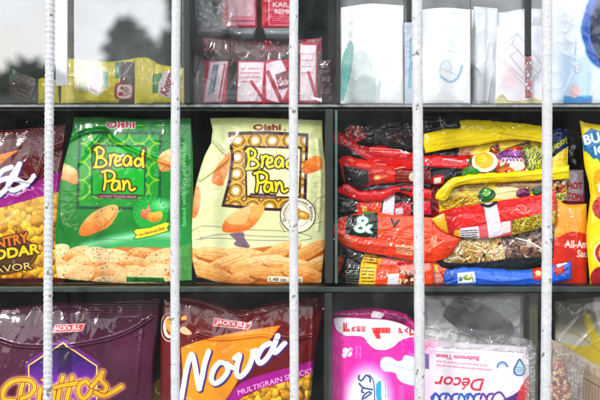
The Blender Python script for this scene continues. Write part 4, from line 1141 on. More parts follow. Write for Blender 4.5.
p.poly([(372, 158), (396, 160), (391, 165), (378, 164)], '#15181f'); p.stroke([(372, 157.5), (378, 164), (391, 164.6), (395, 160)], .8, '#dfe3e8', smooth=False)
p.ell(377, 177.5, 4, 2.6, '#d8a23c', rot=15); p.ell(377, 177.5, 2, 1.2, '#f2d488'); p.poly([(369, 171), (373, 171), (375, 184), (369, 186)], '#b3142a')
p.poly([(395, 168), (434, 170), (434, 190), (395, 184)], '#7a1016'); p.fine(397, 170, 16, 12, 4, '#d8642c', th=1.1); p.ell(412, 177, 3.4, 4.4, '#e3d5b8'); p.stroke([(395, 169), (404, 167), (414, 167), (430, 168)], .8, '#f0e6e2')
p.ridge([(346, 160), (356, 166), (368, 168), (374, 167), (396, 170)], 1.0, 1.4, sharp=True); p.finish()
p = lying('noodle_pack', 'black noodle pack with crossed grey lines, squeezed flat in the middle of the red pile', .05,
          [(350, 184), (372, 182), (400, 180), (432, 180)], [(350, 196), (372, 196), (400, 192), (432, 192)], '#17161c', H=6, group=GR, seed=105)
for q in ([(356, 190), (364, 184), (372, 189), (380, 183)], [(366, 190), (378, 185), (390, 187), (402, 183), (420, 186)], [(360, 187), (372, 184), (392, 183)]): p.stroke(q, .8, '#c4c8ce', smooth=False, op=.8)
p.finish()
p = lying('noodle_pack', 'plain bright red noodle pack edge curving like a smile across the red pile', .038,
          [(336, 190), (344, 184), (352, 186), (362, 191), (380, 190), (398, 186), (412, 186), (432, 190)], [(338, 193), (350, 198), (366, 201.5), (384, 200), (398, 192), (412, 197), (432, 200)], '#d40f1c', H=5, group=GR, seed=106, cr=.8)
p.ell(354, 196, 1.5, 1, '#f6d9d9'); p.fine(366, 192, 30, 4, 1, '#8c0812', rot=8, th=.9, op=.7); p.poly([(400, 187), (412, 188), (412, 192), (400, 191)], '#2a1216', op=.8); p.finish()
p = lying('noodle_pack', 'noodle pack with white writing on black and a yellow dot on red', .046,
          [(335, 193), (350, 196), (364, 198), (384, 196), (398, 192), (432, 196)], [(334, 214), (352, 218), (380, 219), (432, 220)], '#5c1216', H=8, group=GR, seed=107)
p.poly([(334, 192), (362, 198), (358, 206), (352, 216), (334, 216)], '#161315')
for k in range(5): p.fine(339 + k * 3.2, 212 - k * .6, 12, 1.6, 1, '#d8d8dc', rot=58, th=.55)
p.poly([(361, 199), (382, 200), (380, 216), (358, 216), (356, 206)], '#d9352a'); p.poly([(372, 200), (382, 200), (379, 216), (371, 214)], '#f0561e')
p.ell(364.5, 208.8, 2.6, 2.6, '#d9cf2c'); p.ell(364.5, 208.8, 1.1, 1.1, '#a8a414')
p.poly([(383, 198), (434, 198), (434, 220), (380, 220)], '#2b1518'); mesh_net(p, 372, 197, 386, 214, '#8a5a5c', 2.5, .5)
p.poly([(394, 204), (411, 202), (411, 216), (393, 217)], '#c21c34'); p.poly([(395, 208), (403, 207.5), (403, 214), (395, 214.5)], '#d9cfd0'); p.fine(404, 205, 7, 8, 3, '#f0a0a8'); p.poly([(411, 192), (430, 190), (432, 215), (416, 214)], '#d8234c'); p.stroke([(402, 201), (410, 208), (416, 216)], .8, '#b0a2a4')
p.part('price_tape', 'blank white strip of tape hanging over the edge')
p.poly([(385, 192), (395, 190.5), (393.5, 217), (381, 217)], '#e4e0ea'); p.endpart(); p.finish()
p = lying('noodle_pack', 'bright orange noodle pack with a white ampersand mark on a black square', .034,
          [(331, 230), (336, 222), (346, 216), (370, 212), (400, 216), (434, 218)], [(331, 232), (340, 243), (356, 251), (385, 256), (410, 260), (434, 261)], '#f2521a', H=10, group=GR, seed=108, cr=1.2)
p.poly([(378, 208), (434, 216), (434, 236), (400, 238), (378, 236)], '#ee6238', soft=2)
p.part('logo', 'white and green mark on a black square')
p.poly([(346, 216), (378, 213), (377, 238), (362, 237), (345.5, 234)], '#0e1712')
for g, c in ((1.5, '#2f8a62'), (.55, '#e3f0ea')): p.text('&', 354, 231.5, 18, 16, c, rot=-4, grow=g)
p.poly([(364, 208), (376, 207), (374, 214), (363, 214)], '#3e9c34'); p.endpart()
p.stroke([(331, 228), (336, 221), (342, 217)], 2.2, '#e8efe8'); p.stroke([(333, 228), (338, 222.5)], 1, '#1f5c44')
for k in range(4): p.text('V', 389, 226 + k * 0, 10, 8, '#2c1d2c', rot=-10, grow=.2)
p.poly([(344, 235), (356, 240), (352, 243), (342, 240)], '#f6c2ae', op=.6)
for k in range(9): p.stroke([(378 + k * 2, 226 + k * 1.2), (434, 236 + k * 2.4)], .5, '#ffa27c', smooth=False, op=.6)
p.ring(400, 243, 5, 4, .7, '#ffb89c', op=.7)
p.fine(384, 228, 46, 9, 3, '#c8381a', rot=-8, th=1.2, op=.7); p.fine(350, 246, 40, 4, 1, '#b8300f', rot=-6, th=.9, op=.6); p.poly([(396, 244), (414, 246), (412, 256), (396, 253)], '#f0c8a8', op=.75); p.fine(397, 246, 14, 7, 3, '#8a2a14', rot=-6)
p.ridge([(336, 232), (360, 243), (400, 247), (430, 252)], 2.5, 1.2); p.finish()
p = lying('noodle_pack', 'noodle pack with black and yellow print panels, just under the bright orange one', .044,
          [(339, 245), (348, 245), (365, 252), (385, 257), (434, 258)], [(337, 262), (360, 268), (400, 268), (434, 268)], '#e86a3c', H=7, group=GR, seed=109)
p.poly([(338, 246), (365, 252), (362, 263), (350, 262), (338, 256)], '#141213'); p.fine(348, 252, 15, 9, 5, '#c8c4b0', rot=-8, th=.5)
p.poly([(365, 252), (382, 256), (380, 266), (361, 263)], '#f0c21c'); p.fine(365, 255, 14, 8, 3, '#3a2c08', rot=-8, th=.9)
p.poly([(382, 255), (398, 257), (396, 268), (380, 268)], '#e98f86'); p.poly([(396, 254), (414, 257), (414, 261), (396, 259)], '#eadfe6'); p.poly([(398, 262), (412, 261), (412, 272), (398, 272)], '#c21a2c'); p.finish()
p = lying('noodle_pack', 'noodle pack with black, yellow and white panels, lowest in the red pile', .036,
          [(346, 257), (360, 262), (385, 266), (410, 265), (434, 264)], [(335, 286), (365, 287.5), (400, 287), (434, 287)], '#ef5a22', H=9, group=GR, seed=110)
p.poly([(345, 256), (362, 262), (359, 288), (335, 288)], '#151213'); p.fine(346, 264, 13, 22, 9, '#d2cfc8', rot=-2, th=.5)
p.poly([(361, 262), (377, 265), (374, 288), (358, 288)], '#f2cc1e'); p.fine(362, 266, 12, 20, 6, '#2b2208', rot=-2, th=.9)
p.poly([(388, 274), (399, 273), (398, 287), (387, 287)], '#eae6ee'); p.pieces([(399, 270), (414, 266), (414, 288), (399, 288)], ['#f0d8b8', '#a8441c', '#f6f0e4', '#d88a3c', '#5a2414'], 60, 2.6, 5)
p.poly([(400, 262), (430, 262), (430, 270), (412, 274), (400, 270)], '#f0a09c', op=.8); p.ring(402, 264, 5, 3.6, .8, '#f8c8c4')
p.finish()
p = lying('noodle_pack', 'narrow orange folded end with a green and white corner, lower left of the red pile', .052,
          [(337, 240), (341, 238), (348, 250)], [(334, 276), (338, 280), (345, 270)], '#e8622a', H=4, group=GR, seed=111, sc=7)
p.ell(340, 252, 2.4, 2, '#1f5c44'); p.ell(340, 252, 1.1, 1, '#e8efe8'); p.finish()

# -- yellow / red stack
p = lying('noodle_pack', 'dark grey noodle pack with white script, behind the topmost yellow strip', .07,
          [(421, 117), (440, 115), (470, 116), (500, 118)], [(421, 150), (450, 150), (500, 150)], '#3b3b40', H=7, group=GY, seed=120)
p.part('logo', 'white brush script'); 
for q in ([(440, 117), (441, 124), (443, 127)], [(438, 121), (444, 120)], [(440, 126), (444, 124), (448, 126), (453, 125), (459, 126)]): p.stroke(q, 1.1, '#eceef0')
p.endpart(); p.finish()
p = lying('noodle_pack', 'noodle pack with pink photo and brown letters under the topmost yellow strip', .056,
          [(424, 146), (450, 147), (490, 142), (520, 138), (553, 142)], [(424, 163), (455, 162), (500, 158), (553, 156)], '#e6cf14', H=6, group=GY, seed=121)
p.rect(420, 140, 459, 170, '#171517'); p.poly([(459, 149), (474, 147), (476, 162), (457, 164)], '#dba488'); p.fine(461, 152, 14, 7, 3, '#a23a2c', th=1.1); p.ell(480, 153, 9, 5, '#f4e04a', soft=2)
p.poly([(490, 147), (498, 143), (502, 158), (488, 158)], '#8a3c14'); p.stroke([(492, 148), (497, 154), (494, 158)], 1.4, '#f0d04a'); p.poly([(500, 150), (530, 140), (532, 149), (502, 158)], '#8f7c1c'); p.fine(503, 148, 26, 7, 2, '#332408', rot=16, th=1.4); p.finish()
p = lying('noodle_pack', 'long plain lemon-yellow noodle pack edge lying on top of the yellow pile', .044,
          [(424, 134), (440, 130), (461, 127), (461, 120), (490, 120.5), (530, 124), (553, 129)], [(426, 153), (450, 148.5), (480, 144.5), (510, 139.5), (535, 141), (553, 146)], '#f2de0c', H=7, group=GY, seed=122, cr=.9,
          left=[(424, 134), (424, 145), (426, 153)])
p.stroke([(500, 126), (504, 130), (500, 133), (508, 135)], .8, '#cfae0a'); p.stroke([(470, 131), (500, 133), (540, 138)], .8, '#d6bd08', op=.6)
p.fine(500, 131, 46, 5, 1, '#c8ae08', rot=-8, th=1., op=.7); p.fine(432, 143, 60, 4, 1, '#cdb408', rot=7, th=.8, op=.7)
p.ridge([(430, 140), (465, 133), (520, 131), (566, 140)], 1.8, 1.3, sharp=True); p.finish()
p = lying('noodle_pack', 'noodle pack picturing half a boiled egg and purple onion, red tab at left', .048,
          [(422, 157), (440, 155), (466, 156), (500, 150), (525, 146), (553, 148)], [(422, 184), (455, 184), (500, 178), (553, 176)], '#b0281c', H=8, group=GY, seed=123)
p.pieces([(455, 152), (575, 140), (575, 180), (455, 184)], ['#e8a070', '#b02c18', '#6d8f2c', '#f2ead0', '#d8581c', '#3f6a24', '#c23a20'], 260, 4.2, 6)
p.rect(418, 165, 462, 190, '#1a1a1f'); p.poly([(421, 154), (466, 156), (467, 169), (421, 166)], '#d80f1c'); p.fine(445, 157, 17, 4, 1, '#f4e9ea', rot=-8, th=1.9); p.fine(442, 163, 20, 3, 1, '#f0b8b8', rot=-4)
p.poly([(424, 174), (440, 170), (456, 168), (448, 178), (430, 184)], '#4a5058'); p.poly([(430, 176), (444, 174), (444, 186), (428, 186)], '#c22430'); p.poly([(434, 178), (441, 177), (441, 183), (434, 184)], '#e8d8cc')
p.part('printed_egg', 'half boiled egg')
p.ell(484.5, 161.5, 13, 10.5, '#eef0e8', rot=5); p.ell(484, 160.5, 9.6, 8, '#f4bf0f', rot=5); p.ell(482, 159, 5, 4, '#f8cf2c'); p.endpart()
p.poly([(470, 166), (480, 172), (474, 178), (462, 178), (463, 170)], '#3f8f2c', smooth=True)
p.ell(510, 155.5, 13, 5.5, '#7a1f80', rot=6); p.ell(514, 153, 6, 2.4, '#a85ab0', rot=6)
for k in range(6): p.stroke([(500 + k * 3.5, 163 + k % 2), (503 + k * 3.5, 158), (506 + k * 3.5, 162)], .9, '#f0e4f0')
p.ell(517, 166, 8, 5, '#ece8e0'); p.poly([(524, 150), (545, 146), (552, 158), (548, 172), (528, 170)], '#4c5a14', smooth=True); p.strands([(524, 150), (545, 146), (552, 158), (548, 172), (528, 170)], ['#d8d41c', '#8fae1c', '#f4ec6a', '#e8e49c'], 90, 8, .9, 60, 50, 8, '#33400c', True); p.stroke([(500, 172), (508, 168), (514, 172)], 3, '#f07a2c'); p.finish()
p = lying('noodle_pack', 'deep red netted noodle pack poking out left of the yellow pile', .06, [(420, 184), (438, 184), (452, 192)], [(420, 222), (440, 218), (456, 214)], '#b5142c', H=5, group=GY, seed=124)
p.stroke([(423, 192), (434, 200), (448, 212)], 2, '#f0587a', soft=1); p.stroke([(424, 200), (440, 212)], 1, '#f6c4d0'); p.finish()
p = lying('noodle_pack', 'noodle pack picturing bok choy and a purple shallot, above the red taped pack', .05,
          [(438, 190), (460, 184), (500, 178), (553, 176)], [(440, 216), (470, 214), (510, 208), (553, 204)], '#e2cc20', H=7, group=GY, seed=125)
p.fine(452, 184, 26, 8, 3, '#3a340c', rot=2, th=.8); p.rect(459, 182, 463, 192, '#b0541c', soft=.4, op=.7); p.poly([(472, 184), (488, 182), (488, 191), (470, 193)], '#b9a888', op=.7)
p.poly([(440, 204), (452, 196), (470, 194), (484, 196), (486, 210), (450, 216)], '#a87c14'); p.strands([(440, 204), (452, 196), (470, 194), (484, 196), (486, 210), (450, 216)], ['#f0d428', '#e8c01c', '#f6e878', '#d8a818'], 130, 10, 1.1, 25, 40, 4)
p.poly([(496, 184), (540, 180), (552, 182), (552, 190), (510, 190)], '#a87f44', smooth=True); p.fine(512, 182, 38, 5, 1, '#efe6c4', th=2.2)
p.ell(505, 193, 16, 6.2, '#e9e2b4', rot=4); p.stroke([(493, 195), (505, 192), (518, 191)], .7, '#b8b070'); p.poly([(478, 194), (484, 188), (493, 190), (495, 196), (488, 202), (480, 200)], '#1f6a2c', smooth=True); p.poly([(484, 190), (490, 190), (489, 195), (484, 196)], '#7fc04a', smooth=True)
p.ell(523, 193, 7.5, 4.8, '#6a2458', rot=8); p.ell(521, 191.4, 4, 1.6, '#9c5a8c'); p.poly([(531, 190), (538, 187), (552, 186), (552, 194), (536, 196)], '#1f5a28', smooth=True); p.finish()
p = lying('noodle_pack', 'plain yellow noodle pack edge crossing mid-pile, folded down at its left end', .038,
          [(448, 181), (456, 177.5), (480, 174), (520, 171.5), (570, 165)], [(436, 199), (446, 200), (456, 187), (480, 183.5), (520, 181.5), (570, 179)], '#f0dc0e', H=6, group=GY, seed=126, cr=.8, left=[(448, 181), (437, 193), (436, 199)])
p.fine(466, 178, 80, 3, 1, '#c4aa08', rot=4, th=.8, op=.6)
p.ridge([(444, 196), (454, 184), (480, 178), (520, 176), (568, 171)], 1.2, 1.2, sharp=True); p.poly([(553, 163), (572, 163), (571, 179), (553, 180)], '#e9e012'); p.finish()
p = lying('noodle_pack', 'noodle pack with white oily noodles and brown meat pictured above a navy strip', .042,
          [(440, 255), (455, 238), (480, 232), (510, 228), (556, 224)], [(440, 268), (470, 270), (520, 269), (556, 262)], '#17242e', H=7, group=GY, seed=128, left=[(440, 255), (438, 260), (440, 268)])
NP = [(443, 257), (452, 242), (470, 236), (500, 232), (508, 246), (505, 258), (470, 263), (446, 262)]; p.poly(NP, '#9a7a3c', smooth=True); p.strands(NP, ['#efe8cc', '#d8c07a', '#f6f2e4', '#f0dca0', '#c8a84c'], 260, 12, 1.3, 35, 70, 9, '#7a5a24', True); p.pieces(NP, ['#7a9c2c', '#e6a07c', '#f6f2e4', '#c2a83c', '#3f2a18'], 26, 1.8, 5, smooth=True)
MP = [(500, 232), (530, 228), (556, 226), (556, 252), (545, 257), (505, 258)]; p.poly(MP, '#4a3026'); p.pieces(MP, ['#7a5c50', '#a08474', '#5c4034', '#c4b0a0', '#8c6a58'], 90, 5, 11, asp=.4)
for k in range(5): p.stroke([(512 + k * 5, 240 + k), (522 + k * 5, 246), (534 + k * 4, 244 + k * 2)], .9, '#d8ccc0', op=.8)
p.stroke([(516, 238), (530, 242), (544, 250)], 1.4, '#eee8e0'); p.poly([(545, 232), (556, 228), (556, 240), (546, 242)], '#1c6a4c'); p.finish()
p = lying('noodle_pack', 'red noodle pack with a white strip of tape, barcode panel and yellow noodle print', .032,
          [(437, 216), (446, 210), (480, 204), (520, 198), (557, 192)], [(433, 222), (448, 234), (478, 239), (512, 236), (557, 224)], '#d91a24', H=8, group=GY, seed=127, cr=.9, left=[(437, 216), (432, 219), (433, 222)])
p.rect(430, 190, 560, 216, '#e02a2a', soft=2, op=.7)
for k in range(4): p.stroke([(450, 218 + k * 1.8), (500, 211 + k * 1.8), (557, 203 + k * 1.8)], .8, '#f0603c', op=.6)
p.poly([(431, 219), (444, 213), (449, 234), (440, 230)], '#f0c22a', smooth=False); p.poly([(455, 229), (500, 223), (552, 214), (552, 228), (470, 241), (455, 238)], '#e57a80', op=.9)
p.poly([(454, 231), (460, 230), (460, 237), (454, 237)], '#f4cc1c'); p.part('barcode', 'white panel with black print'); p.poly([(460, 228), (478, 226), (480, 240), (460, 240)], '#e9e6ea'); p.fine(461, 230, 16, 9, 4, '#2c2c34', rot=4, th=.9); p.endpart()
p.poly([(501, 222), (510, 220.5), (510.5, 232), (502, 234)], '#eedfe2')
Q = [(511, 220), (556, 210), (556, 226), (513, 237)]; p.poly(Q, '#8a7414'); p.strands(Q, ['#e6d24a', '#c8a81c', '#f2e88c', '#d8c03c'], 190, 6, .9, 10, 80, 6, '#5a4a0c')
p.part('price_tape', 'blank white strip of tape'); p.poly([(483, 203), (496, 202), (503, 235), (489, 239)], '#e8e4ee'); p.endpart()
p.stroke([(482, 205), (489, 206), (497, 202)], 3, '#2a2a2c'); p.poly([(480, 200), (488, 199), (487, 203), (481, 204)], '#3f8f3c')
p.ring(521, 209, 4.5, 4, .8, '#f8c8c4', op=.8); p.stroke([(510, 213), (517, 209), (524, 214), (532, 208)], .8, '#f8d4cc', op=.8)
p.ridge([(446, 214), (480, 209), (553, 197)], 1.2, 1.3, sharp=True); p.finish()
p = lying('noodle_pack', 'orange noodle pack end between the fourth bar and the noodle picture', .036,
          [(421, 224), (432, 222), (448, 232), (461, 238)], [(421, 263), (436, 262), (450, 256), (461, 240)], '#ee5218', H=7, group=GY, seed=129)
p.stroke([(428, 240), (436, 236), (434, 246), (444, 240)], .9, '#fbd8c8'); p.poly([(430, 236), (438, 242), (434, 248), (428, 246)], '#f8c4ae', op=.6); p.finish()
p = lying('noodle_pack', 'pinkish noodle pack with yellow tip, bottom left of the yellow pile', .044,
          [(421, 260), (436, 262), (450, 270)], [(421, 287), (435, 287.5), (452, 286)], '#e29a8c', H=6, group=GY, seed=130)
p.poly([(421, 260), (438, 263), (446, 272), (430, 270)], '#e8601c'); p.poly([(426, 261), (436, 264), (442, 272), (432, 270)], '#f2c41c'); p.stroke([(438, 268), (446, 280), (452, 286)], 1.4, '#d4342c'); p.finish()
p = lying('noodle_pack', 'shiny blue noodle pack with a small white picture label, lowest in the yellow pile', .034,
          [(446, 271), (470, 268), (510, 270), (540, 268), (572, 262)], [(446, 286), (480, 287.5), (530, 287.5), (572, 280)], '#1670d8', H=8, group=GY, seed=131, cr=1.1,
          left=[(446, 271), (444, 279), (446, 286)])
p.rect(440, 280, 580, 292, '#0d52b4', soft=3, op=.6)
p.part('sticker', 'small white sticker with a green and yellow emblem'); p.poly([(457, 273), (474, 271.5), (475.5, 282), (458, 283.5)], '#e2e6e4'); p.ell(467, 277.5, 4, 2.6, '#7a9c3c'); p.ell(468, 277, 2, 1.3, '#e8d84a'); p.ell(460.5, 279, 1.8, 2.2, '#5a6a70'); p.stroke([(471, 274), (473, 281)], .8, '#6a8080'); p.endpart()
p.poly([(532, 268), (543, 266), (543, 280), (533, 280)], '#c2341c'); p.ell(538, 273, 3, 2.6, '#f0d8a0'); p.poly([(505, 268), (532, 266), (532, 270), (506, 271)], '#2c5a2c'); p.poly([(553, 268), (563, 264), (566, 272), (556, 276)], '#c4201c'); p.poly([(556, 262), (568, 258), (568, 264), (558, 268)], '#e8ecf0')
p.stroke([(446, 284), (456, 280), (466, 276)], .8, '#a8c8e8'); p.stroke([(490, 276), (505, 278), (520, 278)], 1.2, '#5aa8f0', op=.7)  # pale blue streaks paint highlights onto the film
p.ridge([(470, 277), (500, 281), (530, 278)], 1.6, 1.4, sharp=True); p.finish()
# right of the last bar
p = lying('noodle_pack', 'blue noodle pack end with yellow lettering, peeking out right of the last bar', .06, [(550, 130), (560, 128), (569, 132)], [(550, 152), (560, 156), (568, 150)], '#1c4a8c', H=5, group=GY, seed=132)
p.text('pinoy', 553, 151, 19, 6, '#e9dc2c', rot=35, grow=.4); p.finish()
p = lying('noodle_pack', 'small noodle pack end picturing fried topping beneath a yellow flap', .05, [(550, 160), (560, 152), (569, 146)], [(550, 206), (567, 200)], '#e2c81c', H=5, group=GY, seed=133)
p.pieces([(550, 179), (567, 177), (566, 200), (550, 202)], ['#f0e8d8', '#7a3014', '#d88a3c', '#3c1c10', '#f6f0e4', '#c82c1c'], 90, 2.6, 12); p.strands([(550, 194), (566, 192), (560, 215), (550, 215)], ['#c8cc4a', '#e8e48c', '#8f9c2c'], 80, 7, .9, 30, 60, 4, '#5c6414'); p.finish()
p = lying('snack_sachet', 'pale packet of yellow noodles between the last bar and the sauce pouch', .055, [(550, 196), (558, 200), (563, 206)], [(550, 262), (564, 262)], '#dccf9c', H=4, cat='sachet', seed=134)
p.strands([(549, 200), (562, 202), (558, 225), (549, 232)], ['#d8d48c', '#a8a83c', '#f0ecc4'], 80, 7, .9, 30, 60, 5, '#6c6c24'); p.stroke([(550, 222), (557, 218), (560, 226)], 1.2, '#b0341c'); p.strands([(549, 236), (563, 236), (563, 262), (549, 262)], ['#b8b83c', '#dcd47c', '#8a8a1c'], 80, 7, .9, 30, 60, 6, '#3c3c10'); p.finish()
# sachet with red letters, standing behind the sauce
p = Pack('snack_sachet', 'grey-pink sachet with two lines of bold red capitals, behind the sauce pouch', 'sachet', .058, top=[(565, 170), (584, 170)], bot=[(563, 206), (586, 206)], H=5, base='#b7a6ae', res=2.5, seed=140)
p.text('HOT', 567, 189, 15, 6.5, '#b5202c', rot=-84 + 84, grow=.3); p.text('TOMA', 567, 199, 18, 6.5, '#b5202c', rot=-6, grow=.3); p.rect(560, 201, 590, 204, '#8f1c34', soft=.6); p.crinkle(.8, 10, 80); p.finish()
# sauce pouch
p = Pack('sauce_pouch', 'tall yellow and orange-red sauce pouch with white words, right of the last bar', 'sauce pouch', .045,
         top=[(558, 198), (566, 204), (575, 205), (588, 204)], bot=[(549, 287), (570, 288), (588, 287)], left=[(558, 198), (553, 225), (549, 287)], right=[(588, 204), (589, 240), (588, 287)], H=9, base='#f5a80f', res=2.6, seed=141, pw=.5, rough=.28)
p.rect(545, 195, 595, 212, '#f0b818', soft=3, op=.7)
p.poly(sm([(552, 244), (560, 236), (572, 231.5), (586, 234), (600, 240), (600, 295), (540, 295)], 5, True).tolist(), '#d93416')
p.rect(545, 262, 600, 295, '#e0421c', soft=8, op=.5)
p.part('logo', 'white sans lettering'); p.text('All-American', 564, 247, 44, 7.2, '#f8efe8', rot=-2, grow=.3); p.text('Sauce', 576, 256.6, 20, 7, '#f8efe8', rot=-3, grow=.3); p.endpart()
p.fine(577, 264, 12, 6, 3, '#a02010', rot=0); p.crinkle(.7, 20, 85, 1.5); p.crinkle(.25, 7, 10)
p.ridge([(573, 206), (575, 240), (570, 285)], 3, 1.3); p.finish()
# yellow bag at the right edge
p = Pack('snack_bag', 'yellow snack bag with a blue burst and red tomato at the right edge', 'snack bag', .035,
         top=[(581, 120), (590, 123), (620, 126), (660, 124)], bot=[(592, 286), (620, 288), (660, 286)], left=[(581, 120), (584, 140), (586, 165), (592, 192), (590, 214), (588, 240), (592, 286)], right=[(660, 124), (660, 286)],
         H=11, base='#f3da12', res=2.4, seed=150)
p.part('printed_burst', 'blue jagged burst with white capitals')
p.poly([(584, 136), (592, 129), (600, 132), (620, 126), (640, 136), (645, 160), (620, 168), (606, 158), (600, 161), (598, 157), (594, 158), (590, 153), (586, 150)], '#1d86b8', grow=1); p.poly([(584, 136), (592, 129), (600, 132), (620, 126), (640, 136), (645, 160), (620, 168), (606, 158), (600, 161), (598, 157), (594, 158), (590, 153), (586, 150)], '#177ab0')
p.text('BUGLE', 586, 144.5, 38, 9.5, '#f2f6f8', rot=12, grow=.5); p.text('ICK', 595.5, 154.5, 20, 8, '#f2f6f8', rot=10, grow=.5); p.endpart()
p.poly([(594, 175), (604, 168), (640, 170), (640, 205), (600, 204), (596, 192)], '#f3ac14', smooth=True, soft=1.2); p.stroke([(596, 186), (604, 178)], 2, '#f8d040'); p.rect(598, 184, 604, 192, '#f0e8dc')
p.ell(606, 208, 13, 13, '#b3202c'); p.ell(602, 203, 4, 3.4, '#dc5a50', soft=1.4)
p.ell(608, 253, 14, 14, '#e8e0d8'); p.ell(608, 253, 12.5, 12.5, '#b8242c'); p.ell(608, 253, 9.5, 9.5, '#e8b04a'); p.fine(598, 249, 6, 6, 2, '#5a1c10')
p.poly([(597, 268), (640, 266), (640, 290), (597, 290)], '#a8202c', smooth=True)
p.crinkle(1.0, 20, 75, 1.6); p.crinkle(.3, 8, 10); p.gather(1.4, .08, .08); p.finish()
# dark pouch standing in the gap between sauce and yellow bag
p = Pack('snack_bag', 'dark brown pouch standing in the shadow between the sauce pouch and the yellow bag', 'pouch', .10, top=[(566, 128), (580, 126), (600, 130)], bot=[(575, 288), (600, 288)], H=6, base='#2c201f', res=1.5, seed=151)
p.crinkle(1, 18, 60); p.finish()
# =================== top shelf ===================
def knorr(p, cx, cy, s, rot):
    a = math.radians(rot); f = lambda u, v: (cx + s * (u * math.cos(a) + v * math.sin(a)), cy + s * (-u * math.sin(a) + v * math.cos(a)))
    p.part('printed_label', 'white slanted label with red word and green leaf')
    p.poly([f(-1, .55), f(-.95, -.35), f(-.2, -.62), f(1, -.5), f(1, .35), f(.3, .62)], '#c2bcc4', grow=.35); p.poly([f(-1, .55), f(-.95, -.35), f(-.2, -.62), f(1, -.5), f(1, .35), f(.3, .62)], '#efeaf0')
    x, y = f(-.85, .3); p.text('Knorr', x, y, 1.7 * s, .62 * s, '#b4163a', rot=rot, shear=.2, grow=.35); p.endpart()
YG = 'yellow seasoning packets along the top shelf'
p = Pack('seasoning_packet', 'yellow seasoning packet with a narrow maroon column picturing a cook, left of the other', 'seasoning packet', .03,
         top=[(61, 57), (90, 60), (112, 61), (134, 58)], bot=[(60, 103.5), (134, 103.5)], H=7, base='#f4e60c', res=2.6, group=YG, seed=201, pw=.4)
p.poly([(80, 82), (98, 80), (100, 92), (80, 92)], '#7cb83c', soft=2); p.poly([(101, 70), (108, 72), (108, 88), (100, 90)], '#1f8a4c'); p.ell(104.5, 81, 2.6, 5, '#58b848'); p.rect(70, 86, 116, 93, '#e8c80e', soft=2, op=.6)
knorr(p, 95.5, 82, 12, 78)
p.poly([(115, 62), (120, 62), (120, 78), (116, 79)], '#2f9c8c'); p.ell(117.5, 70, 1.5, 4, '#bfe4d4')
p.part('printed_panel', 'maroon panel with white script and a cook'); p.poly([(120.5, 61.5), (134, 62), (134, 103), (119, 103), (120.4, 84)], '#4c1220'); p.stroke([(121, 77), (126, 72), (130, 66), (133, 62)], .8, '#e8d4dc')
for k in range(4): p.fine(123 + k * 2.6, 82, 15, 2, 1, '#cdb4bc', rot=84, th=.6)
p.poly(sm([(116.5, 84), (124, 83), (133, 84.5), (133, 97), (127, 100), (116, 98.5), (114.5, 92)], 4, True).tolist(), '#b81c2c'); p.poly(sm([(118, 86), (124, 84.6), (131.6, 86), (131, 96), (126, 98.4), (118, 97)], 4, True).tolist(), '#f0e4e2')
p.ell(126, 90, 3, 3.4, '#b8a49c'); p.ell(121, 94, 2.6, 2, '#b81c2c'); p.ell(122, 88, 1.4, 1.6, '#b81c2c'); p.stroke([(124, 96), (130, 93)], 1, '#b81c2c'); p.endpart()
p.fine(84, 100, 26, 2.4, 1, '#6a6208'); p.crinkle(.8, 12, 80); p.ridge([(62, 75), (90, 78), (115, 76)], 1.4, .6); p.finish()
p = Pack('seasoning_packet', 'yellow seasoning packet with puckered left seam and a slanted white label at its right end', 'seasoning packet', .024,
         top=[(134, 57.5), (146, 57), (153, 60), (160, 64), (186, 68)], bot=[(134, 104), (186, 104)], H=7, base='#f6ea0c', res=2.6, group=YG, seed=202, pw=.4)
p.poly([(153.5, 74), (162, 73), (164, 94), (153, 93)], '#1f8a34'); p.ell(157, 78, 3.4, 4, '#3fae3c'); p.ell(158, 88, 3.2, 4.4, '#2f9c34'); p.stroke([(152.6, 84), (161, 83)], 1.4, '#d8e89c')
knorr(p, 167, 84.5, 12.5, 70); p.poly([(134, 58), (152, 58), (152, 104), (134, 104)], '#d6c80e', op=.35, soft=2)
p.fine(155, 101, 28, 2.4, 1, '#6a6208'); p.gather(1, .2, .2); p.crinkle(1.2, 9, 80, 2); p.ridge([(152.5, 58), (153, 103)], 1.5, 1.2); p.ridge([(139, 58), (140, 103)], 1.5, .9); p.finish()
p = Pack('seasoning_packet', 'plain yellow packet end half hidden by the ribbed white bar', 'seasoning packet', .03, top=[(37.5, 79), (45, 77), (57, 80)], bot=[(37.5, 103.8), (59, 103.8)], H=5, base='#e2d60f', res=2.3, group=YG, seed=203)
p.crinkle(1, 9, 60); p.finish()
p = Pack('clear_bag', 'crumpled clear bag of brown goods with a green twist, far left of the top shelf', 'plastic bag', .045,
         top=[(-40, 72), (-8, 69), (8, 67), (20, 73), (34, 78), (38, 86)], bot=[(-40, 103.6), (38, 103.6)], H=9, base='#8a6f66', res=2.3, seed=204, rough=.24)
p.rect(-50, 64, 60, 82, '#a79c98', soft=4, op=.7); p.food([(-4, 68), (8, 66), (15, 70), (12, 79), (0, 80), (-6, 76)], ['#1f6f5c', '#2f9c7c', '#103f38', '#c4d4cc', '#1f5048'], 3, 3)
p.rect(28, 82, 45, 106, '#8c9094', soft=3, op=.7); p.crinkle(2.0, 11, 60, 1.5); p.crinkle(.9, 4, -20, 1.5, seed=4); p.finish()
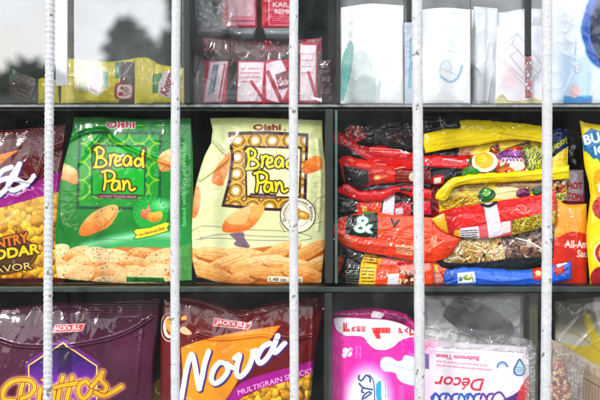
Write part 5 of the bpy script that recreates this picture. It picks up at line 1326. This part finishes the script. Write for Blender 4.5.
# --- crimson packs in clear wrap
RG = 'crimson packs wrapped in clear film on the top shelf'
def crimson(label, d, x0, y0, x1, y1, sk, seed, kind):
    p = Pack('biscuit_pack', label, 'wrapped pack', d, top=[(x0 + sk, y0), (x1 + sk, y0 + 1)], bot=[(x0, y1), (x1, y1)], H=5, base='#cc1450', res=2.4, group=RG, seed=seed, pw=.35, rough=.3)
    w = x1 - x0; h = y1 - y0
    f = lambda u, v: (x0 + u * w + sk * (1 - v), y0 + v * h)
    if kind == 0:
        p.poly([f(.25, .05), f(.95, .0), f(.8, .95), f(.1, 1)], '#f0d6e0'); p.poly([f(.4, .12), f(.62, .1), f(.5, .75), f(.28, .8)], '#4a6f78', op=.85); p.fine(*f(.3, .8), h * .6, w * .1, 2, '#b8dce0', rot=80, th=.8)
        p.stroke([f(.85, .1), f(.72, .9)], 1.6, '#a01038')
    elif kind == 1:
        p.poly([f(.06, .05), f(.9, .05), f(.86, .95), f(.02, .95)], '#efe2e8'); p.fine(*f(.15, .15), w * .6, h * .4, 4, '#c05a7c', th=.8); p.stroke([f(.03, 0), f(.0, 1)], 1.8, '#b3123c'); p.stroke([f(.5, .5), f(.95, .95)], 3, '#c01848')
    elif kind == 2:
        p.poly([f(.0, .1), f(.5, .0), f(.9, .5), f(.6, 1), f(.1, .9)], '#f0e2ea'); p.poly([f(.35, .35), f(1, .2), f(1, .6), f(.5, .7)], '#8c1838'); p.text('iSkin', *f(.42, .6), w * .45, h * .13, '#f0dfe6', rot=8, grow=.3); p.stroke([f(.1, .3), f(.6, .95)], 4, '#b8144a')
    else:
        p.poly([f(.2, .1), f(.85, .1), f(.85, .85), f(.2, .85)], '#efcad4', op=.75); p.fine(*f(.25, .6), w * .5, h * .2, 2, '#c22444', th=.9)
    p.crinkle(1.2, 10, 70, 1.6, seed=seed); p.finish()
crimson('slim crimson pack with a pale stripe, leftmost of those standing in clear wrap', .05, 201, 60, 226, 103.6, 3, 211, 0)
crimson('white-faced pack with crimson edge, second of those standing in clear wrap', .046, 236, 60, 266, 103.6, 1, 212, 1)
crimson('crimson and white pack with a small dark oval word, beside the third bar', .042, 263, 59, 293, 103.6, 3, 213, 2)
crimson('crimson-topped pale pack right of the third bar on the top shelf', .05, 299, 42, 318, 103.6, 0, 214, 1)
for (x0, x1, l, s) in ((221, 257, 'red pack with a printed pink panel, upper left of the top shelf pair', 215), (261, 292, 'red pack with two lines of small capitals on a pink panel, upper shelf row', 216)):
    p = Pack('biscuit_pack', l, 'wrapped pack', .055, top=[(x0, -42), (x1, -42)], bot=[(x0, 28), (x1, 28)], H=5, base='#c4143c', res=2.2, group='red packs above the clear-wrapped ones', seed=s, pw=.3)
    p.poly([(x0 + 7, -30), (x1 - 2, -30), (x1 - 2, 25), (x0 + 7, 25)], '#e9b4c2' if s == 215 else '#d9486a', op=.85)
    if s == 216: p.rect(x0 + 9, -30, x1, 22, '#d84a68', op=.9); p.stroke([(x0 + 8, -30), (x0 + 8, 25), (x1, 25)], .8, '#f0cdd6', smooth=False); p.text('KAIL', x0 + 12, 7, 16, 4.4, '#f4e2e6', grow=.3); p.text('REMO', x0 + 14, 13.6, 18, 4.4, '#f4e2e6', grow=.3); p.fine(x0 + 11, 15.5, 20, 6, 3, '#f0cdd6')
    else: p.fine(x0 + 10, 19, 22, 4, 1, '#b41c3c', th=1.2); p.rect(x0 + 9, -20, x1 - 4, 16, '#ecd4da', op=.7)
    p.crinkle(.9, 14, 70); p.finish()
for (x0, x1, l, s) in ((228, 256, 'grey moulded tray rim under the left red pack', 1), (263, 297, 'grey moulded tray rim under the right red pack', 2)):
    p = Pack('packing_tray', l, 'tray', .05, top=[(x0, 27.6), (x1, 27.6)], bot=[(x0 + 3, 38.5), ((x0 + x1) / 2, 40), (x1 - 2, 38.5)], H=5, base='#8e979c', res=2, group='grey trays under the red packs', seed=220 + s, back=25, pw=.5)
    p.rect(x0, 34, x1, 42, '#5c6468', soft=2); p.crinkle(.4, 10, 0); p.finish()
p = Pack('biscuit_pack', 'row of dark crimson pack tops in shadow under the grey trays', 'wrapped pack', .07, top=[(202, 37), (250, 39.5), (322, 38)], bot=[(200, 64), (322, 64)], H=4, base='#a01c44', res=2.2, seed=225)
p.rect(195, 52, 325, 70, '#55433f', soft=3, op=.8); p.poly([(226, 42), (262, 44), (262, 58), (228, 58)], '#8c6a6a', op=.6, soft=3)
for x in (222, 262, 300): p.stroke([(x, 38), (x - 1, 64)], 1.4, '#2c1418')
p.crinkle(1.2, 10, 50); p.finish()
p = Pack('clear_bag', 'tight shining clear film wrapped round the crimson packs', 'plastic bag', .025, top=[(195, 34), (240, 40), (280, 44), (322, 36)], bot=[(192, 104), (322, 104)], H=8, base='#ffffff', res=2.1, seed=226, mat=glassy('taut_clear_film', .035, haze=.02, rough=.08, hazecol=(.85, .85, .88)), pw=.3)
p.crinkle(2.2, 20, 75, 2.6); p.ridge([(262, 70), (276, 62), (290, 64), (300, 56)], .9, 3, sharp=True); p.ridge([(240, 78), (270, 92), (300, 102)], .9, 2.4, sharp=True); p.ridge([(246, 70), (262, 96)], .8, 2, sharp=True); p.finish()
p = Pack('clear_bag', 'crumpled empty clear plastic bag in the upper left of the crimson compartment', 'plastic bag', .035, top=[(192, -30), (236, -30)], bot=[(196, 34), (215, 36), (238, 30)], H=8, base='#ffffff', res=1.8, seed=227, mat=clear_wrap)
p.crinkle(4, 12, 75, 2.); p.crinkle(2, 6, -30, 2., seed=3); p.finish()
p = Pack('paper_packet', 'tall dull brown packet standing beside the green upright in the crimson compartment', 'packet', .06, top=[(188, 72), (201, 70)], bot=[(187, 103.6), (201, 103.6)], H=3, base='#85746c', res=1.8, seed=228); p.crinkle(.6, 9, 50); p.finish()
p = Pack('paper_packet', 'dark maroon slim packet against the black post, right end of the crimson compartment', 'packet', .055, top=[(319, 60), (334, 58)], bot=[(319, 103.6), (334, 103.6)], H=3, base='#4a1c28', res=1.8, seed=229); p.crinkle(.8, 9, 50); p.finish()
# --- white tissue packs
p = Pack('tissue_pack', 'soft white tissue pack with a teal leaf and grey swoosh', 'tissue pack', .03, top=[(341, 7), (370, 3), (404, 5)], bot=[(341, 103.8), (404, 103.8)], H=6, base='#f4f8f9', res=2.4, seed=231, pw=.3, rough=.4)
p.poly(sm([(346, 62), (352, 55), (362, 50), (370, 58), (374, 72), (375, 103), (345, 103)], 5, True).tolist(), '#b4c4c2', op=.75, soft=1.5)
p.part('printed_leaf', 'teal leaf'); p.poly(sm([(341.5, 96), (341.5, 72), (343, 56), (349.5, 41), (353.5, 48), (352, 66), (348, 84), (343, 101)], 5, True).tolist(), '#1fa89c', soft=.7); p.stroke([(351, 46), (348.5, 62), (346.5, 80), (343.5, 96)], 1, '#7cd4cc', op=.6); p.endpart()
for q in ([(371, 100), (374, 84), (377, 70)], [(376, 74), (384, 70), (380, 84), (378, 96)], [(388, 60), (386, 76), (390, 74)], [(356, 82), (362, 79), (364, 84)]): p.stroke(q, 1.1, '#b4cccc', op=.8)
p.text('ly', 372, 96, 12, 22, '#c4d4d6', rot=15, op=.8); p.crinkle(.9, 24, 60); p.ridge([(341, 20), (370, 22), (404, 19)], 3, 1); p.finish()
p = Pack('tissue_pack', 'narrow blue-white pack side with tiny teal writing, tucked behind the fourth bar', 'tissue pack', .02, top=[(404, 23), (410, 21), (416, 25)], bot=[(405, 103.8), (416, 103.8)], H=2, base='#b9c8d8', res=2.6, seed=232)
p.fine(408, 88, 50, 3.4, 2, '#1f8cac', rot=88, th=.9); p.crinkle(.5, 10, 60); p.finish()
p = Pack('tissue_pack', 'white tissue pack with pale blue script running upward', 'tissue pack', .03, top=[(421, 9), (445, 7), (471, 9)], bot=[(421, 103.8), (471, 103.8)], H=6, base='#f5f8fb', res=2.4, seed=233, pw=.3, rough=.4)
p.part('logo', 'pale blue script running upward')

def up(q, x0=455, y0=79, k=1.0, a=86):
    a = math.radians(a); return [(x0 + k * (u * 1.25 * math.cos(a) - v * math.sin(a)), y0 - k * (u * 1.25 * math.sin(a) + v * math.cos(a))) for u, v in q]
for q in ([(3, -2), (5, 6), (7, 14)], [(-1, 9), (3, 15), (11, 15), (14, 9), (9, 5), (5, 6)], [(16, 8), (15, 2), (18, 0), (21, 3), (22, 8), (21, 2), (24, 0)], [(26, 8), (26, 1)], [(26, 4), (29, 8), (32, 7)],
          [(35, 8), (34, 2), (37, 0), (39, 2)], [(42, 14), (41, 2), (43, 0)], [(38, 8), (45, 8)], [(47, 8), (47, 3), (50, 2), (53, 8), (51, -3), (47, -4)]): p.stroke(up(q), [.7, 1.7, .9], '#c6d9e4', op=.9)
p.ell(450, 36, .9, .9, '#b6cdda')
p.stroke([(441, 77), (450, 82), (458, 77), (462, 66)], 2.6, '#9cc4dc', op=.8); p.stroke([(456, 30), (464, 20), (471, 18), (470, 34), (464, 42)], .8, '#c2d2dc'); p.endpart()
p.crinkle(.7, 24, 60); p.finish()
p = Pack('tissue_pack', 'plain grey-white wrapped pack in blurred creases, between the script pack and the white carton', 'tissue pack', .05, top=[(474, 6), (498, 8)], bot=[(473, 103.8), (499, 103.8)], H=5, base='#dfe5ea', res=2, seed=234)
p.stroke([(486, 0), (485, 104)], 2, '#8fa0ae', soft=2, op=.5); p.crinkle(2, 12, 85, 2.5); p.finish()
p = Pack('carton', 'white carton faintly drawn with a slanted box outline, pale mushrooms along its foot', 'carton', .03, top=[(497, 26), (548, 25)], bot=[(495, 103.8), (548, 103.8)], H=2, base='#eeeff6', res=2.5, seed=235, pw=.15, rough=.45, smooth=False)
bx = [(497, 46), (517, 33), (544, 68), (530, 90), (498, 58)]
p.part('printed_drawing', 'thin outline drawing of a box')
for q in ([(498, 50), (517, 33), (543, 66), (529, 90), (498, 58), (498, 50)], [(501, 52), (512, 44), (540, 76)], [(512, 44), (517, 33)], [(503, 60), (529, 85), (538, 72)], [(510, 56), (518, 50), (532, 68), (525, 75), (510, 56)], [(522, 78), (530, 68)]): p.stroke(q, .7, '#b4b8c4', smooth=False)
p.endpart()
p.ell(508, 78, 9, 12, '#e8c4cc', soft=5, op=.5)
p.poly([(524, 55), (532, 55), (532, 70), (524, 78)], '#b0a4ac', op=.5); 
p.poly([(497, 98), (503, 94), (508, 100), (520, 101), (534, 98), (540, 103), (496, 104)], '#d8d4a0', smooth=True); p.stroke([(498, 100), (502, 96), (508, 101), (520, 102)], .7, '#a8a46c'); p.crinkle(.3, 20, 50); p.finish()
p = Pack('candy_packet', 'small crimson and white packet glimpsed in the dark gap before the last bar', 'packet', .018, top=[(525.5, 56), (531.8, 54)], bot=[(525.5, 98), (531.8, 98)], H=2, base='#b0182c', res=2.6, seed=236)
p.food([(524, 54), (534, 54), (534, 88), (524, 88)], ['#8c2c4c', '#d8c4cc', '#5a3c34', '#b0182c', '#8a6a5c'], 3, 7); p.crinkle(.6, 6, 50); p.finish()
p = Pack('diaper_pack', 'large pale blue-white pack with a round dark blue picture, on the top shelf', 'diaper pack', .03, top=[(551, -40), (660, -40)], bot=[(551, 103.8), (660, 103.8)], H=7, base='#e4ecf6', res=2.2, seed=237, pw=.3, rough=.38)
p.rect(560, 55, 592, 104, '#c4dcf0', soft=4, op=.8); p.rect(564, 96, 592, 104, '#4aa0dc', soft=1.5)
p.part('printed_picture', 'dark blue blob with lighter rim')
ob = sm([(600, -12), (588, 2), (583, 18), (580.5, 32), (584, 44), (587, 56), (596, 66), (612, 70), (640, 60), (650, 20), (630, -14)], 5, True).tolist()
p.poly(ob, '#9cc4e8', grow=1.6); p.poly(ob, '#1c62b8'); p.poly([(594 + (x - 594) * .0 + x - 594 + 8, y) for x, y in ob], '#0c2450', soft=1.5); p.ell(604, 24, 10, 18, '#162c50', soft=5, op=.5); p.stroke([(588, 22), (590, 44), (600, 60)], 1.2, '#6ca4d8', op=.6); p.endpart()
p.ell(577, 69, 4.4, 4.4, '#b4bcc8'); p.ell(577, 69, 3.5, 3.5, '#e4eaf2'); p.text('12', 574.6, 71, 5, 3.6, '#9ca8b8'); p.fine(573, 60, 22, 3, 1, '#b8c8dc', rot=88, th=1.2)
p.poly([(569, 92), (575, 84), (580, 93), (574, 98)], '#ecc4c0', smooth=True, op=.9); p.fine(586, 96, 24, 4, 2, '#9cbcd8', rot=88)
p.stroke([(566, 0), (570, 10), (566, 14), (572, 18)], 1, '#f4f6f8'); p.crinkle(1.1, 22, 70); p.finish()

p = Pack('tissue_pack', 'added pale wrapped pack behind the white carton, filling in for the white glass reflection', 'tissue pack', .06, top=[(472, 9), (500, 12), (530, 8), (575, 11)], bot=[(472, 103.8), (575, 103.8)], H=6, base='#e9eef4', res=1.8, seed=240, pw=.3, rough=.4)  # added pack, its paleness stands in for the reflection veil over the gap
p.stroke([(508, 0), (506, 60)], 5, '#c4ccd6', soft=4, op=.7); p.crinkle(1.4, 14, 70, 2); p.finish()
